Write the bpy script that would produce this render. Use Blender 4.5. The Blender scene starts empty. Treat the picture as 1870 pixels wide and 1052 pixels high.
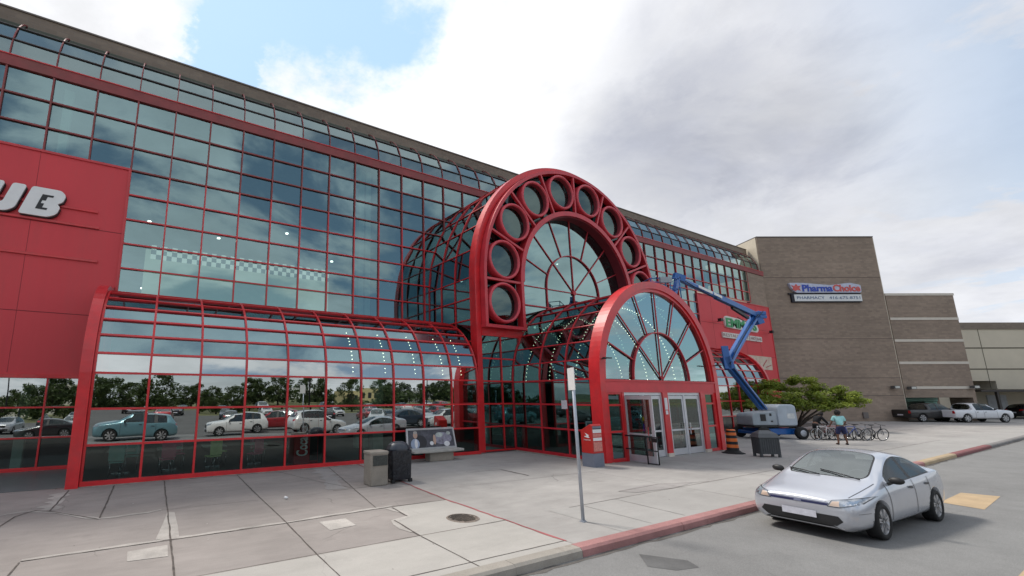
import bpy, bmesh, math, random
from math import sin, cos, pi, radians, sqrt, atan2, hypot
from mathutils import Vector, Matrix
from mathutils.bvhtree import BVHTree

random.seed(7)
sc = bpy.context.scene
COL = sc.collection

# ------------------------------------------------------------------ helpers
def tag(o, label=None, cat=None, group=None, kind=None):
    if label: o['label'] = label
    if cat: o['category'] = cat
    if group: o['group'] = group
    if kind: o['kind'] = kind
    return o

def thing(name, label, cat, loc=(0, 0, 0), rz=0.0, group=None):
    o = bpy.data.objects.new(name, None)
    o.empty_display_size = 0.2
    COL.objects.link(o)
    o.location = loc
    o.rotation_euler = (0, 0, rz)
    return tag(o, label, cat, group)

def children(o):
    return [c for c in bpy.data.objects if c.parent is o]

def copy_tree(o, parent=None, loc=None, rz=None, label=None, mats=None):
    kids = children(o)
    c = o.copy()
    COL.objects.link(c)
    if parent is not None:
        c.parent = parent
    if loc is not None: c.location = loc
    if rz is not None: c.rotation_euler = (0, 0, rz)
    if label: c['label'] = label
    if mats and c.type == 'MESH':
        for s in c.material_slots:
            if s.material and s.material.name in mats:
                m = mats[s.material.name]
                s.link = 'OBJECT'
                s.material = m
    for k in kids:
        copy_tree(k, c, mats=mats)
    return c

class MB:
    """collects geometry for ONE mesh object"""
    def __init__(self):
        self.v = []; self.f = []; self.m = []; self.s = []
    def add(self, vs, fs, mi=0, smooth=False):
        n = len(self.v)
        self.v.extend([tuple(p) for p in vs])
        for f in fs:
            self.f.append(tuple(n + i for i in f)); self.m.append(mi); self.s.append(smooth)
        return self
    def box(self, x0, x1, y0, y1, z0, z1, mi=0):
        vs = [(x0,y0,z0),(x1,y0,z0),(x1,y1,z0),(x0,y1,z0),(x0,y0,z1),(x1,y0,z1),(x1,y1,z1),(x0,y1,z1)]
        fs = [(0,3,2,1),(4,5,6,7),(0,1,5,4),(1,2,6,5),(2,3,7,6),(3,0,4,7)]
        return self.add(vs, fs, mi)
    def quad(self, a, b, c, d, mi=0, smooth=False):
        return self.add([a, b, c, d], [(0,1,2,3)], mi, smooth)
    def bar(self, a, b, w, h, up=(0,0,1), mi=0):
        """box beam between a and b, w across, h along up"""
        a = Vector(a); b = Vector(b); d = b - a
        if d.length < 1e-6: return self
        d.normalize(); u = Vector(up)
        s = d.cross(u)
        if s.length < 1e-4: s = d.cross(Vector((1, 0, 0)))
        s.normalize(); u = s.cross(d).normalized()
        s *= w/2; u *= h/2
        vs = [a-s-u, a+s-u, a+s+u, a-s+u, b-s-u, b+s-u, b+s+u, b-s+u]
        fs = [(0,3,2,1),(4,5,6,7),(0,1,5,4),(1,2,6,5),(2,3,7,6),(3,0,4,7)]
        return self.add(vs, fs, mi)
    def tube(self, pts, r, n=8, mi=0, caps=True, closed=False):
        pts = [Vector(p) for p in pts]; N = len(pts)
        rr = r if isinstance(r, (list, tuple)) else [r]*N
        vs = []; fs = []
        prev = None
        for i, p in enumerate(pts):
            if closed: t = (pts[(i+1) % N] - pts[i-1])
            else: t = (pts[min(i+1, N-1)] - pts[max(i-1, 0)])
            t.normalize()
            if prev is None:
                a = t.cross(Vector((0, 0, 1)))
                if a.length < .1: a = t.cross(Vector((1, 0, 0)))
            else:
                a = prev - t*prev.dot(t)
                if a.length < 1e-5: a = t.cross(Vector((1, 0, 0)))
            a.normalize(); prev = a; b = t.cross(a)
            for k in range(n):
                th = 2*pi*k/n
                vs.append(p + (a*cos(th) + b*sin(th))*rr[i])
        M = N if closed else N-1
        for i in range(M):
            j = (i+1) % N
            for k in range(n):
                fs.append((i*n+k, i*n+(k+1) % n, j*n+(k+1) % n, j*n+k))
        self.add(vs, fs, mi, True)
        if caps and not closed:
            m = len(self.v) - len(vs)
            self.f.append(tuple(m+k for k in range(n))[::-1]); self.m.append(mi); self.s.append(False)
            self.f.append(tuple(m+(N-1)*n+k for k in range(n))); self.m.append(mi); self.s.append(False)
        return self
    def lathe(self, prof, n=24, c=(0,0,0), mi=0, axis='z', smooth=True):
        vs = []; fs = []
        for (r, h) in prof:
            for k in range(n):
                th = 2*pi*k/n
                if axis == 'z': vs.append((c[0]+r*cos(th), c[1]+r*sin(th), c[2]+h))
                elif axis == 'y': vs.append((c[0]+r*cos(th), c[1]+h, c[2]+r*sin(th)))
                else: vs.append((c[0]+h, c[1]+r*cos(th), c[2]+r*sin(th)))
        for i in range(len(prof)-1):
            for k in range(n):
                fs.append((i*n+k, i*n+(k+1) % n, (i+1)*n+(k+1) % n, (i+1)*n+k))
        return self.add(vs, fs, mi, smooth)
    def cyl(self, c, r, h, n=20, axis='z', mi=0):
        self.lathe([(0.0001, 0), (r, 0)], n, c, mi, axis, False)
        self.lathe([(r, 0), (r, h)], n, c, mi, axis, True)
        self.lathe([(r, h), (0.0001, h)], n, c, mi, axis, False)
        return self
    def sphere(self, c, r, n=10, mi=0, sx=1, sy=1, sz=1):
        vs = []; fs = []
        m = max(4, n//2+1)
        for i in range(m+1):
            ph = pi*i/m
            for k in range(n):
                th = 2*pi*k/n
                vs.append((c[0]+r*sx*sin(ph)*cos(th), c[1]+r*sy*sin(ph)*sin(th), c[2]+r*sz*cos(ph)))
        for i in range(m):
            for k in range(n):
                fs.append((i*n+k, (i+1)*n+k, (i+1)*n+(k+1) % n, i*n+(k+1) % n))
        return self.add(vs, fs, mi, True)
    def prism(self, poly, lo, hi, plane='xz', mi=0):
        """polygon extruded; plane xz -> extruded along y"""
        n = len(poly)
        def P(u, v, w):
            return (u, w, v) if plane == 'xz' else ((u, v, w) if plane == 'xy' else (w, u, v))
        vs = [P(u, v, lo) for u, v in poly] + [P(u, v, hi) for u, v in poly]
        fs = [tuple(range(n)), tuple(range(2*n-1, n-1, -1))]
        for i in range(n):
            j = (i+1) % n
            fs.append((i, i+n, j+n, j))
        return self.add(vs, fs, mi)
    def arc_band(self, cx, cz, r0, r1, y0, y1, a0, a1, n=48, mi=0):
        """ring sector in the xz plane, extruded in y (angles in degrees from +x)"""
        vs = []; fs = []
        for i in range(n+1):
            t = radians(a0 + (a1-a0)*i/n)
            for (r, y) in ((r0, y0), (r1, y0), (r1, y1), (r0, y1)):
                vs.append((cx + r*cos(t), y, cz + r*sin(t)))
        for i in range(n):
            for k in range(4):
                fs.append((i*4+k, i*4+(k+1) % 4, (i+1)*4+(k+1) % 4, (i+1)*4+k))
        if abs(abs(a1-a0)-360) > .1:
            fs += [(0, 1, 2, 3), (n*4+3, n*4+2, n*4+1, n*4)]
        return self.add(vs, fs, mi)
    def build(self, name, mats, parent=None, loc=None, fix=True):
        me = bpy.data.meshes.new(name)
        off = Vector((0, 0, 0))
        me.from_pydata(self.v, [], self.f)
        if not isinstance(mats, (list, tuple)): mats = [mats]
        for m in mats: me.materials.append(m)
        me.polygons.foreach_set('material_index', self.m)
        me.polygons.foreach_set('use_smooth', self.s)
        me.update()
        if fix:
            bm = bmesh.new(); bm.from_mesh(me)
            bmesh.ops.recalc_face_normals(bm, faces=bm.faces)
            bm.to_mesh(me); bm.free()
        o = bpy.data.objects.new(name, me)
        COL.objects.link(o)
        if loc is not None: o.location = loc
        if parent is not None:
            o.parent = parent
            if WORLDCOORDS.get(parent.name):
                o.location = -Vector(WORLDCOORDS[parent.name])
        return o

# things whose parts are written in world coordinates: name -> world location of the root
WORLDCOORDS = {}
def wthing(name, label, cat, loc, group=None):
    t = thing(name, label, cat, loc, 0, group)
    WORLDCOORDS[t.name] = loc
    return t
def sub(mb, name, mats, parent, fix=True):
    """sub-part of a part that already carries the world offset"""
    o = mb.build(name, mats, None, fix=fix)
    o.parent = parent
    return o

def bevel(o, w=0.01, seg=2, ang=40):
    m = o.modifiers.new('bevel', 'BEVEL'); m.width = w; m.segments = seg
    m.limit_method = 'ANGLE'; m.angle_limit = radians(ang)
    for p in o.data.polygons: p.use_smooth = True
    try:
        o.data.set_sharp_from_angle(angle=radians(35))
    except Exception: pass
    return o

def evaluated_mesh(o):
    dg = bpy.context.evaluated_depsgraph_get()
    dg.update()
    e = o.evaluated_get(dg)
    return bpy.data.meshes.new_from_object(e, depsgraph=dg)

# ------------------------------------------------------------------ materials
MAT = {}
def _new(name):
    m = bpy.data.materials.new(name); m.use_nodes = True
    nt = m.node_tree; nt.nodes.clear()
    out = nt.nodes.new('ShaderNodeOutputMaterial')
    MAT[name] = m
    return m, nt, out

def nd(nt, t, **kw):
    n = nt.nodes.new(t)
    for k, v in kw.items():
        if k in n.inputs: n.inputs[k].default_value = v
        else: setattr(n, k, v)
    return n

def paint(name, col, rough=.5, metal=0.0, var=.12, scale=3.0, bump=0.0, bscale=60, coat=0.0, spec=.5, dirt=None, stretch=None):
    m, nt, out = _new(name); L = nt.links.new
    b = nd(nt, 'ShaderNodeBsdfPrincipled', Roughness=rough, Metallic=metal)
    b.inputs['Specular IOR Level'].default_value = spec
    b.inputs['Coat Weight'].default_value = coat
    tc = nd(nt, 'ShaderNodeTexCoord')
    vec = tc.outputs['Object']
    if stretch:
        mp = nd(nt, 'ShaderNodeMapping'); mp.inputs['Scale'].default_value = stretch
        L(vec, mp.inputs['Vector']); vec = mp.outputs['Vector']
    nz = nd(nt, 'ShaderNodeTexNoise', Scale=scale, Detail=6.0, Roughness=.6)
    L(vec, nz.inputs['Vector'])
    mr = nd(nt, 'ShaderNodeMapRange')
    mr.inputs['From Min'].default_value = .3; mr.inputs['From Max'].default_value = .7
    mr.inputs['To Min'].default_value = 1-var; mr.inputs['To Max'].default_value = 1+var
    L(nz.outputs['Fac'], mr.inputs['Value'])
    mx = nd(nt, 'ShaderNodeVectorMath', operation='SCALE')
    mx.inputs[0].default_value = col[:3]
    L(mr.outputs['Result'], mx.inputs['Scale'])
    c = mx.outputs['Vector']
    if dirt:
        n2 = nd(nt, 'ShaderNodeTexNoise', Scale=dirt[1], Detail=8.0, Roughness=.7)
        L(vec, n2.inputs['Vector'])
        r2 = nd(nt, 'ShaderNodeMapRange')
        r2.inputs['From Min'].default_value = .48; r2.inputs['From Max'].default_value = .75
        r2.inputs['To Max'].default_value = dirt[2]
        L(n2.outputs['Fac'], r2.inputs['Value'])
        mm = nd(nt, 'ShaderNodeMix', data_type='RGBA')
        L(r2.outputs['Result'], mm.inputs[0]); L(c, mm.inputs[6])
        mm.inputs[7].default_value = (*dirt[0], 1)
        c = mm.outputs[2]
    L(c, b.inputs['Base Color'])
    rr = nd(nt, 'ShaderNodeMapRange')
    rr.inputs['To Min'].default_value = max(0, rough-.08); rr.inputs['To Max'].default_value = min(1, rough+.08)
    L(nz.outputs['Fac'], rr.inputs['Value']); L(rr.outputs['Result'], b.inputs['Roughness'])
    if bump:
        n3 = nd(nt, 'ShaderNodeTexNoise', Scale=bscale, Detail=4.0)
        L(vec, n3.inputs['Vector'])
        bp = nd(nt, 'ShaderNodeBump', Strength=bump, Distance=.02)
        L(n3.outputs['Fac'], bp.inputs['Height']); L(bp.outputs['Normal'], b.inputs['Normal'])
    L(b.outputs[0], out.inputs[0])
    return m

def emit(name, col, s):
    m, nt, out = _new(name)
    e = nd(nt, 'ShaderNodeEmission', Strength=s); e.inputs[0].default_value = (*col, 1)
    nt.links.new(e.outputs[0], out.inputs[0]); return m

def glass(name, tint, refl, base=.2, rough=.0, var=.0, wave=0.0):
    """coated window glass: part mirror, part tinted see-through"""
    m, nt, out = _new(name); L = nt.links.new
    tr = nd(nt, 'ShaderNodeBsdfTransparent'); tr.inputs[0].default_value = (*tint, 1)
    gl = nd(nt, 'ShaderNodeBsdfGlossy', Roughness=rough); gl.inputs[0].default_value = (*refl, 1)
    fr = nd(nt, 'ShaderNodeFresnel', IOR=1.55)
    ge = nd(nt, 'ShaderNodeNewGeometry'); io = nd(nt, 'ShaderNodeMapRange')
    io.inputs['To Min'].default_value = 1.55; io.inputs['To Max'].default_value = 1/1.55
    L(ge.outputs['Backfacing'], io.inputs['Value']); L(io.outputs[0], fr.inputs['IOR'])
    ad = nd(nt, 'ShaderNodeMath', operation='MULTIPLY_ADD'); ad.use_clamp = True
    ad.inputs[1].default_value = .9; ad.inputs[2].default_value = base
    L(fr.outputs[0], ad.inputs[0])
    mx = nd(nt, 'ShaderNodeMixShader')
    L(ad.outputs[0], mx.inputs[0]); L(tr.outputs[0], mx.inputs[1]); L(gl.outputs[0], mx.inputs[2])
    if wave:
        tc = nd(nt, 'ShaderNodeTexCoord')
        nz = nd(nt, 'ShaderNodeTexNoise', Scale=.55, Detail=1.0)
        L(tc.outputs['Object'], nz.inputs['Vector'])
        bp = nd(nt, 'ShaderNodeBump', Strength=wave, Distance=.02)
        L(nz.outputs['Fac'], bp.inputs['Height']); L(bp.outputs[0], gl.inputs['Normal'])
    L(mx.outputs[0], out.inputs[0])
    return m

def brickmat(name, c1, c2, mortar, sx=1.0, bw=.3, rh=.1, var=.1, ms=.012):
    m, nt, out = _new(name); L = nt.links.new
    b = nd(nt, 'ShaderNodeBsdfPrincipled', Roughness=.85)
    tc = nd(nt, 'ShaderNodeTexCoord'); sp = nd(nt, 'ShaderNodeSeparateXYZ'); cb = nd(nt, 'ShaderNodeCombineXYZ')
    L(tc.outputs['Object'], sp.inputs[0])
    ad = nd(nt, 'ShaderNodeMath', operation='ADD')
    L(sp.outputs[0], ad.inputs[0]); L(sp.outputs[1], ad.inputs[1])
    L(ad.outputs[0], cb.inputs[0]); L(sp.outputs[2], cb.inputs[1])
    br = nd(nt, 'ShaderNodeTexBrick', Scale=1.0)
    br.inputs['Color1'].default_value = (*c1, 1); br.inputs['Color2'].default_value = (*c2, 1)
    br.inputs['Mortar'].default_value = (*mortar, 1)
    br.inputs['Mortar Size'].default_value = ms
    br.inputs['Brick Width'].default_value = bw; br.inputs['Row Height'].default_value = rh
    L(cb.outputs[0], br.inputs['Vector'])
    mp = nd(nt, 'ShaderNodeMapping'); mp.inputs['Scale'].default_value = (.12, 2.2, 1)
    L(cb.outputs[0], mp.inputs[0])
    nz = nd(nt, 'ShaderNodeTexNoise', Scale=.9, Detail=7.0, Roughness=.7); L(mp.outputs[0], nz.inputs['Vector'])
    n2 = nd(nt, 'ShaderNodeTexNoise', Scale=.16, Detail=4.0); L(tc.outputs['Object'], n2.inputs['Vector'])
    sm = nd(nt, 'ShaderNodeMath', operation='ADD'); L(nz.outputs['Fac'], sm.inputs[0]); L(n2.outputs['Fac'], sm.inputs[1])
    mr = nd(nt, 'ShaderNodeMapRange'); mr.inputs['From Min'].default_value = .65; mr.inputs['From Max'].default_value = 1.35
    mr.inputs['To Min'].default_value = 1-var; mr.inputs['To Max'].default_value = 1+var
    L(sm.outputs[0], mr.inputs['Value'])
    vm = nd(nt, 'ShaderNodeVectorMath', operation='SCALE'); L(br.outputs['Color'], vm.inputs[0]); L(mr.outputs[0], vm.inputs['Scale'])
    L(vm.outputs[0], b.inputs['Base Color'])
    bp = nd(nt, 'ShaderNodeBump', Strength=.3, Distance=.01); L(br.outputs['Fac'], bp.inputs['Height']); bp.invert = True
    L(bp.outputs[0], b.inputs['Normal']); L(b.outputs[0], out.inputs[0])
    return m

def ground_mat(name, col, var=.14, speck=.12, cracks=.0, stain=(.08, .07, .065), rough=.9, stainamt=.35, streak=False):
    m, nt, out = _new(name); L = nt.links.new
    b = nd(nt, 'ShaderNodeBsdfPrincipled', Roughness=rough)
    b.inputs['Specular IOR Level'].default_value = .3
    tc = nd(nt, 'ShaderNodeTexCoord')
    o = tc.outputs['Object']
    def noise(s, d, r=.6, sc=(1, 1, 1)):
        mp = nd(nt, 'ShaderNodeMapping'); mp.inputs['Scale'].default_value = sc; L(o, mp.inputs[0])
        n = nd(nt, 'ShaderNodeTexNoise', Scale=s, Detail=d, Roughness=r); L(mp.outputs[0], n.inputs['Vector']); return n.outputs['Fac']
    def mr(v, a, c, d, e):
        n = nd(nt, 'ShaderNodeMapRange')
        for k, x in zip(('From Min', 'From Max', 'To Min', 'To Max'), (a, c, d, e)): n.inputs[k].default_value = x
        L(v, n.inputs['Value']); return n.outputs[0]
    big = mr(noise(.35, 5.0), .3, .7, 1-var, 1+var)
    mid = mr(noise(2.2, 8.0, .7, (.5, 1.4, 1) if streak else (1, 1, 1)), .3, .7, 1-var*.6, 1+var*.6)
    fin = mr(noise(70, 2.0), .3, .7, 1-speck, 1+speck)
    fin2 = mr(noise(240, 2.0), .3, .7, 1-speck, 1+speck)
    a = nd(nt, 'ShaderNodeMath', operation='MULTIPLY'); L(big, a.inputs[0]); L(mid, a.inputs[1])
    c = nd(nt, 'ShaderNodeMath', operation='MULTIPLY'); L(a.outputs[0], c.inputs[0]); L(fin, c.inputs[1])
    d = nd(nt, 'ShaderNodeMath', operation='MULTIPLY'); L(c.outputs[0], d.inputs[0]); L(fin2, d.inputs[1])
    vm = nd(nt, 'ShaderNodeVectorMath', operation='SCALE'); vm.inputs[0].default_value = col; L(d.outputs[0], vm.inputs['Scale'])
    st = mr(noise(.9, 10.0, .75), .56, .78, 0, stainamt)
    mx = nd(nt, 'ShaderNodeMix', data_type='RGBA'); L(st, mx.inputs[0]); L(vm.outputs[0], mx.inputs[6]); mx.inputs[7].default_value = (*stain, 1)
    colr = mx.outputs[2]
    if cracks:
        wp = nd(nt, 'ShaderNodeTexNoise', Scale=1.2, Detail=3.0); L(o, wp.inputs['Vector'])
        va = nd(nt, 'ShaderNodeVectorMath', operation='MULTIPLY_ADD'); L(wp.outputs['Color'], va.inputs[0])
        va.inputs[1].default_value = (.8, .8, 0); L(o, va.inputs[2])
        vo = nd(nt, 'ShaderNodeTexVoronoi', feature='DISTANCE_TO_EDGE', Scale=.28); L(va.outputs[0], vo.inputs['Vector'])
        ck = mr(vo.outputs['Distance'], 0, .004, cracks, 0)
        # fade cracks in and out
        fade = mr(noise(.5, 2.0), .5, .6, 0, 1)
        mu = nd(nt, 'ShaderNodeMath', operation='MULTIPLY'); L(ck, mu.inputs[0]); L(fade, mu.inputs[1])
        m2 = nd(nt, 'ShaderNodeMix', data_type='RGBA'); L(mu.outputs[0], m2.inputs[0]); L(colr, m2.inputs[6]); m2.inputs[7].default_value = (.05, .045, .04, 1)
        colr = m2.outputs[2]
    L(colr, b.inputs['Base Color'])
    bp = nd(nt, 'ShaderNodeBump', Strength=.25, Distance=.006); L(fin, bp.inputs['Height']); L(bp.outputs[0], b.inputs['Normal'])
    L(b.outputs[0], out.inputs[0])
    return m

RED = paint('red_paint', (.62, .018, .024), .38, var=.14, scale=2.0, coat=.25, dirt=((.36, .035, .04), 1.4, .55))
REDL = paint('red_paint_faded', (.60, .05, .06), .5, var=.12, scale=1.5, dirt=((.36, .05, .055), .8, .5))
REDB = paint('red_band', (.27, .055, .055), .6, var=.2, scale=1.3, dirt=((.20, .075, .06), 1.2, .7))
REDP = paint('red_panel_paint', (.66, .048, .060), .55, var=.14, scale=.45, dirt=((.50, .055, .06), .9, .8), stretch=(1, 1, .18))
WHITE = paint('white_paint', (.78, .78, .77), .4, var=.04)
CREAM = paint('cream_trim', (.62, .56, .48), .6, var=.06)
BLACK = paint('black_metal', (.012, .012, .014), .45, var=.2)
DARK = paint('dark_interior', (.05, .055, .055), .8, var=.3, scale=.6)
RUBBER = paint('tyre_rubber', (.018, .018, .018), .85, var=.2, scale=8)
STEEL = paint('galvanised_steel', (.42, .45, .50), .45, .55, var=.12, scale=6)
ALU = paint('aluminium_frame', (.62, .63, .66), .35, .4, var=.06, scale=3)
CHROME = paint('chrome', (.75, .76, .78), .12, 1.0, var=.02)
GREYP = paint('grey_plastic', (.18, .19, .21), .6, var=.1)
GLU = glass('curtain_glass', (.44, .58, .55), (.48, .70, .73), .30, wave=.22)
GLC = glass('canopy_glass', (.30, .40, .375), (.88, .95, .95), .42, wave=.16)
GLCT = glass('canopy_top_glass', (.32, .45, .43), (.52, .76, .82), .34, wave=.18)
GLP = glass('portal_glass', (.11, .175, .165), (.50, .74, .74), .34, wave=.14)
GLLOW = glass('low_glass', (.42, .52, .50), (.55, .65, .65), .05, wave=.05)
GLD = glass('door_glass', (.45, .50, .48), (.8, .85, .85), .16)
BRICK = brickmat('brown_brick', (.315, .240, .185), (.25, .19, .148), (.26, .21, .165), bw=.4, rh=.2, var=.24)
BRICKP = brickmat('parapet_brick', (.25, .20, .155), (.21, .165, .13), (.22, .18, .15), bw=.4, rh=.2, var=.2)
TAN = brickmat('tan_panel', (.40, .36, .28), (.38, .34, .265), (.36, .32, .25), bw=1.2, rh=.3, var=.08)
DARKBROWN = ground_mat('dark_brown_ground', (.10, .075, .05), .3, .2)
BULB = emit('warm_bulb', (1.0, .90, .66), 7.0)
DLIGHT = emit('downlight_glow', (1.0, .97, .88), 7.0)
# ------------------------------------------------------------------ the mall
WY = 20.35            # main facade plane
FY = 16.0             # front of the canopies
PW = 1.447            # bay width
CX, CZ = 20.8, 8.35   # centre of the big arch
VX, VZ = 19.7, 3.22   # centre of the vestibule arch
XL, XR = -16.0, 55.8
mall = wthing('shopping_mall', 'long red framed glass shopping mall with brown brick parapet and round arched entrance', 'mall', (20.8, 16.0, 0))

def pane(mb, a, b, c, d, j=.004, mi=0):
    """one glass pane, very slightly out of plane like a real one"""
    n = (Vector(b)-Vector(a)).cross(Vector(d)-Vector(a)).normalized()
    k = random.uniform(-j, j); l = random.uniform(-j, j)
    A, B, C_, D = Vector(a)+n*(k+l), Vector(b)+n*(k-l), Vector(c)-n*(k+l), Vector(d)+n*(l-k)
    mb.quad(A, B, C_, D, mi)

def in_bay(x, z, r=7.4):
    dx = abs(x-CX)
    if dx > r: return False
    return z < CZ or hypot(dx, z-CZ) < r

def curtain(name, x0, n, rows, z_low=None, skip=None, y=WY, bw=.058, glassm=GLU, matm=RED, upshade=REDB, upz=99):  # upper bars take a browner red: shade and flare put into colour
    fr = MB(); gl = MB()
    xs = [x0 + PW*i for i in range(n+1)]
    for i in range(n):
        for k in range(len(rows)-1):
            xa, xb, za, zb = xs[i], xs[i+1], rows[k], rows[k+1]
            if skip and skip(xa, xb, za, zb): continue
            if zb < 1.5: pane(gl, (xa, y, za), (xb, y, za), (xb, y, zb), (xa, y, zb), mi=1)
            else: pane(gl, (xa, y, za), (xb, y, za), (xb, y, zb), (xa, y, zb), .007)
            fr.box(xa+bw/2, xb-bw/2, y-.085, y-.002, za-bw/2, za+bw/2, 1 if za > upz else 0)
            for xx in ((xa,) if i else (xa,)):
                fr.box(xx-bw/2, xx+bw/2, y-.092, y+.06, za-.001, zb-.002, 1 if za > upz else 0)
            if i == n-1 or (skip and skip(xs[i+1], xs[min(i+2, n)], za, zb)):
                fr.box(xb-bw/2, xb+bw/2, y-.0915, y+.06, za, zb-.003, 1 if za > upz else 0)
    o = fr.build(name, [matm, upshade], mall)
    sub(gl, 'glass', [glassm, GLLOW], o)
    return o

rows_hi = [6.62, 7.64, 8.67, 9.71, 10.78, 11.86, 12.87, 13.98, 15.04]
def skipL(xa, xb, za, zb):
    if xb <= -1.40 and zb <= 11.9: return True
    return all(in_bay(x, z) for x in (xa, xb) for z in (za, zb))
def skipR(xa, xb, za, zb):
    if xa >= 41.9 and zb <= 11.9: return True
    return all(in_bay(x, z) for x in (xa, xb) for z in (za, zb))
curtain('curtain_wall', -1.41-PW*10, 10+15, rows_hi, skip=skipL, upz=11.8)
x0r = 42.0 - PW*15
curtain('curtain_wall', x0r, 15+7, rows_hi, skip=skipR, upz=13.9)
# storefront left of the canopy
o_sf = curtain('storefront', -1.75-PW*10, 10, [.10, 1.13, 2.18, 3.25], glassm=GLC)
MB().box(-16.2, -1.75, WY-.12, WY+.08, 0, .1).box(-16.2, -1.75, WY-.14, WY+.08, 3.215, 3.35).build('sill', RED, mall)

# red wall panels (they stand in the plane of the glass)
def wall_panel(x0, x1, z0, z1, seams, battens):
    w = MB(); w.box(x0, x1, WY-.06, WY+.25, z0, z1)
    o = w.build('wall_panel', REDP, mall)
    s = MB()
    for z in seams:
        s.box(x0+.01, x1-.01, WY-.066, WY-.055, z-.012, z+.012)
    for i in range(1, int((x1-x0)/2.9)+1):
        s.box(x1-2.9*i-.006, x1-2.9*i+.006, WY-.064, WY-.055, z0+.05, z1-.05)
    sub(s, 'seam', paint('panel_seam', (.20, .015, .02), .7), o)
    b = MB()
    for (xa, xb, z) in battens:
        b.box(xa, xb, WY-.13, WY-.055, z-.045, z+.045)
    sub(b, 'batten', RED, o)
    f = MB()
    f.box(x0-.02, x1+.05, WY-.11, WY+.02, z1-.02, z1+.07)
    f.box(x1-.02, x1+.05, WY-.108, WY+.02, z0+.11, z1-.021)
    f.box(x0-.05, x0+.02, WY-.108, WY+.02, z0+.11, z1-.021)
    sub(f, 'edge_trim', REDL, o)
    return o
wall_panel(XL, -1.46, 3.35, 11.84, [9.05, 5.62], [(XL+.3, -2.35, 9.77), (XL+.3, -2.25, 9.12), (XL+.3, -2.15, 7.76)])
wall_panel(41.98, 55.78, 0.0, 11.62, [9.1, 6.4, 3.2], [])
# band, skylight and parapet
MB().box(XL, XR, WY-.10, WY+.1, 15.06, 15.5).build('fascia_band', REDB, mall)
MB().box(XL, XR, WY-.13, WY-.05, 15.49, 15.53).build('band_trim', RED, mall)
def skylight():
    R = 2.8; cy = WY+2.8; cz = 15.52
    angs = [0, 16, 35, 60]
    P = [(cy-R*cos(radians(a)), cz+R*sin(radians(a))) for a in angs]
    fr = MB(); gl = MB()
    n = int((XR-XL)/PW)
    xs = [-1.41+PW*(i-10) for i in range(n+1)]
    for i in range(n):
        for k in range(3):
            (ya, za), (yb, zb) = P[k], P[k+1]
            pane(gl, (xs[i], ya, za), (xs[i+1], ya, za), (xs[i+1], yb, zb), (xs[i], yb, zb), .004)
    for x in xs:
        pts = [(cy-(R+.012)*cos(radians(a)), cz+(R+.012)*sin(radians(a))) for a in range(0, 61, 6)]
        for p, q in zip(pts[:-1], pts[1:]):
            fr.bar((x, p[0], p[1]), (x, q[0], q[1]), .04, .05, up=(0, -1, .3))
    for k in (1, 2):
        fr.bar((xs[0], P[k][0]-.03, P[k][1]), (xs[-1], P[k][0]-.03, P[k][1]), .045, .05, up=(0, -1, .5), mi=1)
    o = fr.build('skylight', [REDB, paint('skylight_bar', (.05, .04, .04), .5)], mall)
    sub(gl, 'glass', glass('skylight_glass', (.30, .40, .39), (.62, .80, .82), .26), o)
    return P[-1]
py, pz = skylight()
pm = MB()
pm.box(XL, 56.6, py+.02, py+.32, pz-.25, 18.55)
pm.build('parapet', BRICKP, mall)
MB().box(XL, 56.6, py-.03, py+.37, 18.55, 18.62).build('coping', paint('coping_metal', (.16, .13, .11), .5), mall)
MB().box(XL, XR, py+.32, 60, pz-.3, pz-.1).build('roof', DARK, mall)
MB().box(51.95, XR-.02, WY-.05, WY+.2, 11.7, 15.02).build('brick_pier', BRICK, mall)
MB().box(XL-.3, XL, WY, 60, 0, 18.5).box(XL, 56, 59.7, 60, 0, 18.5).build('side_wall', BRICK, mall)

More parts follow.
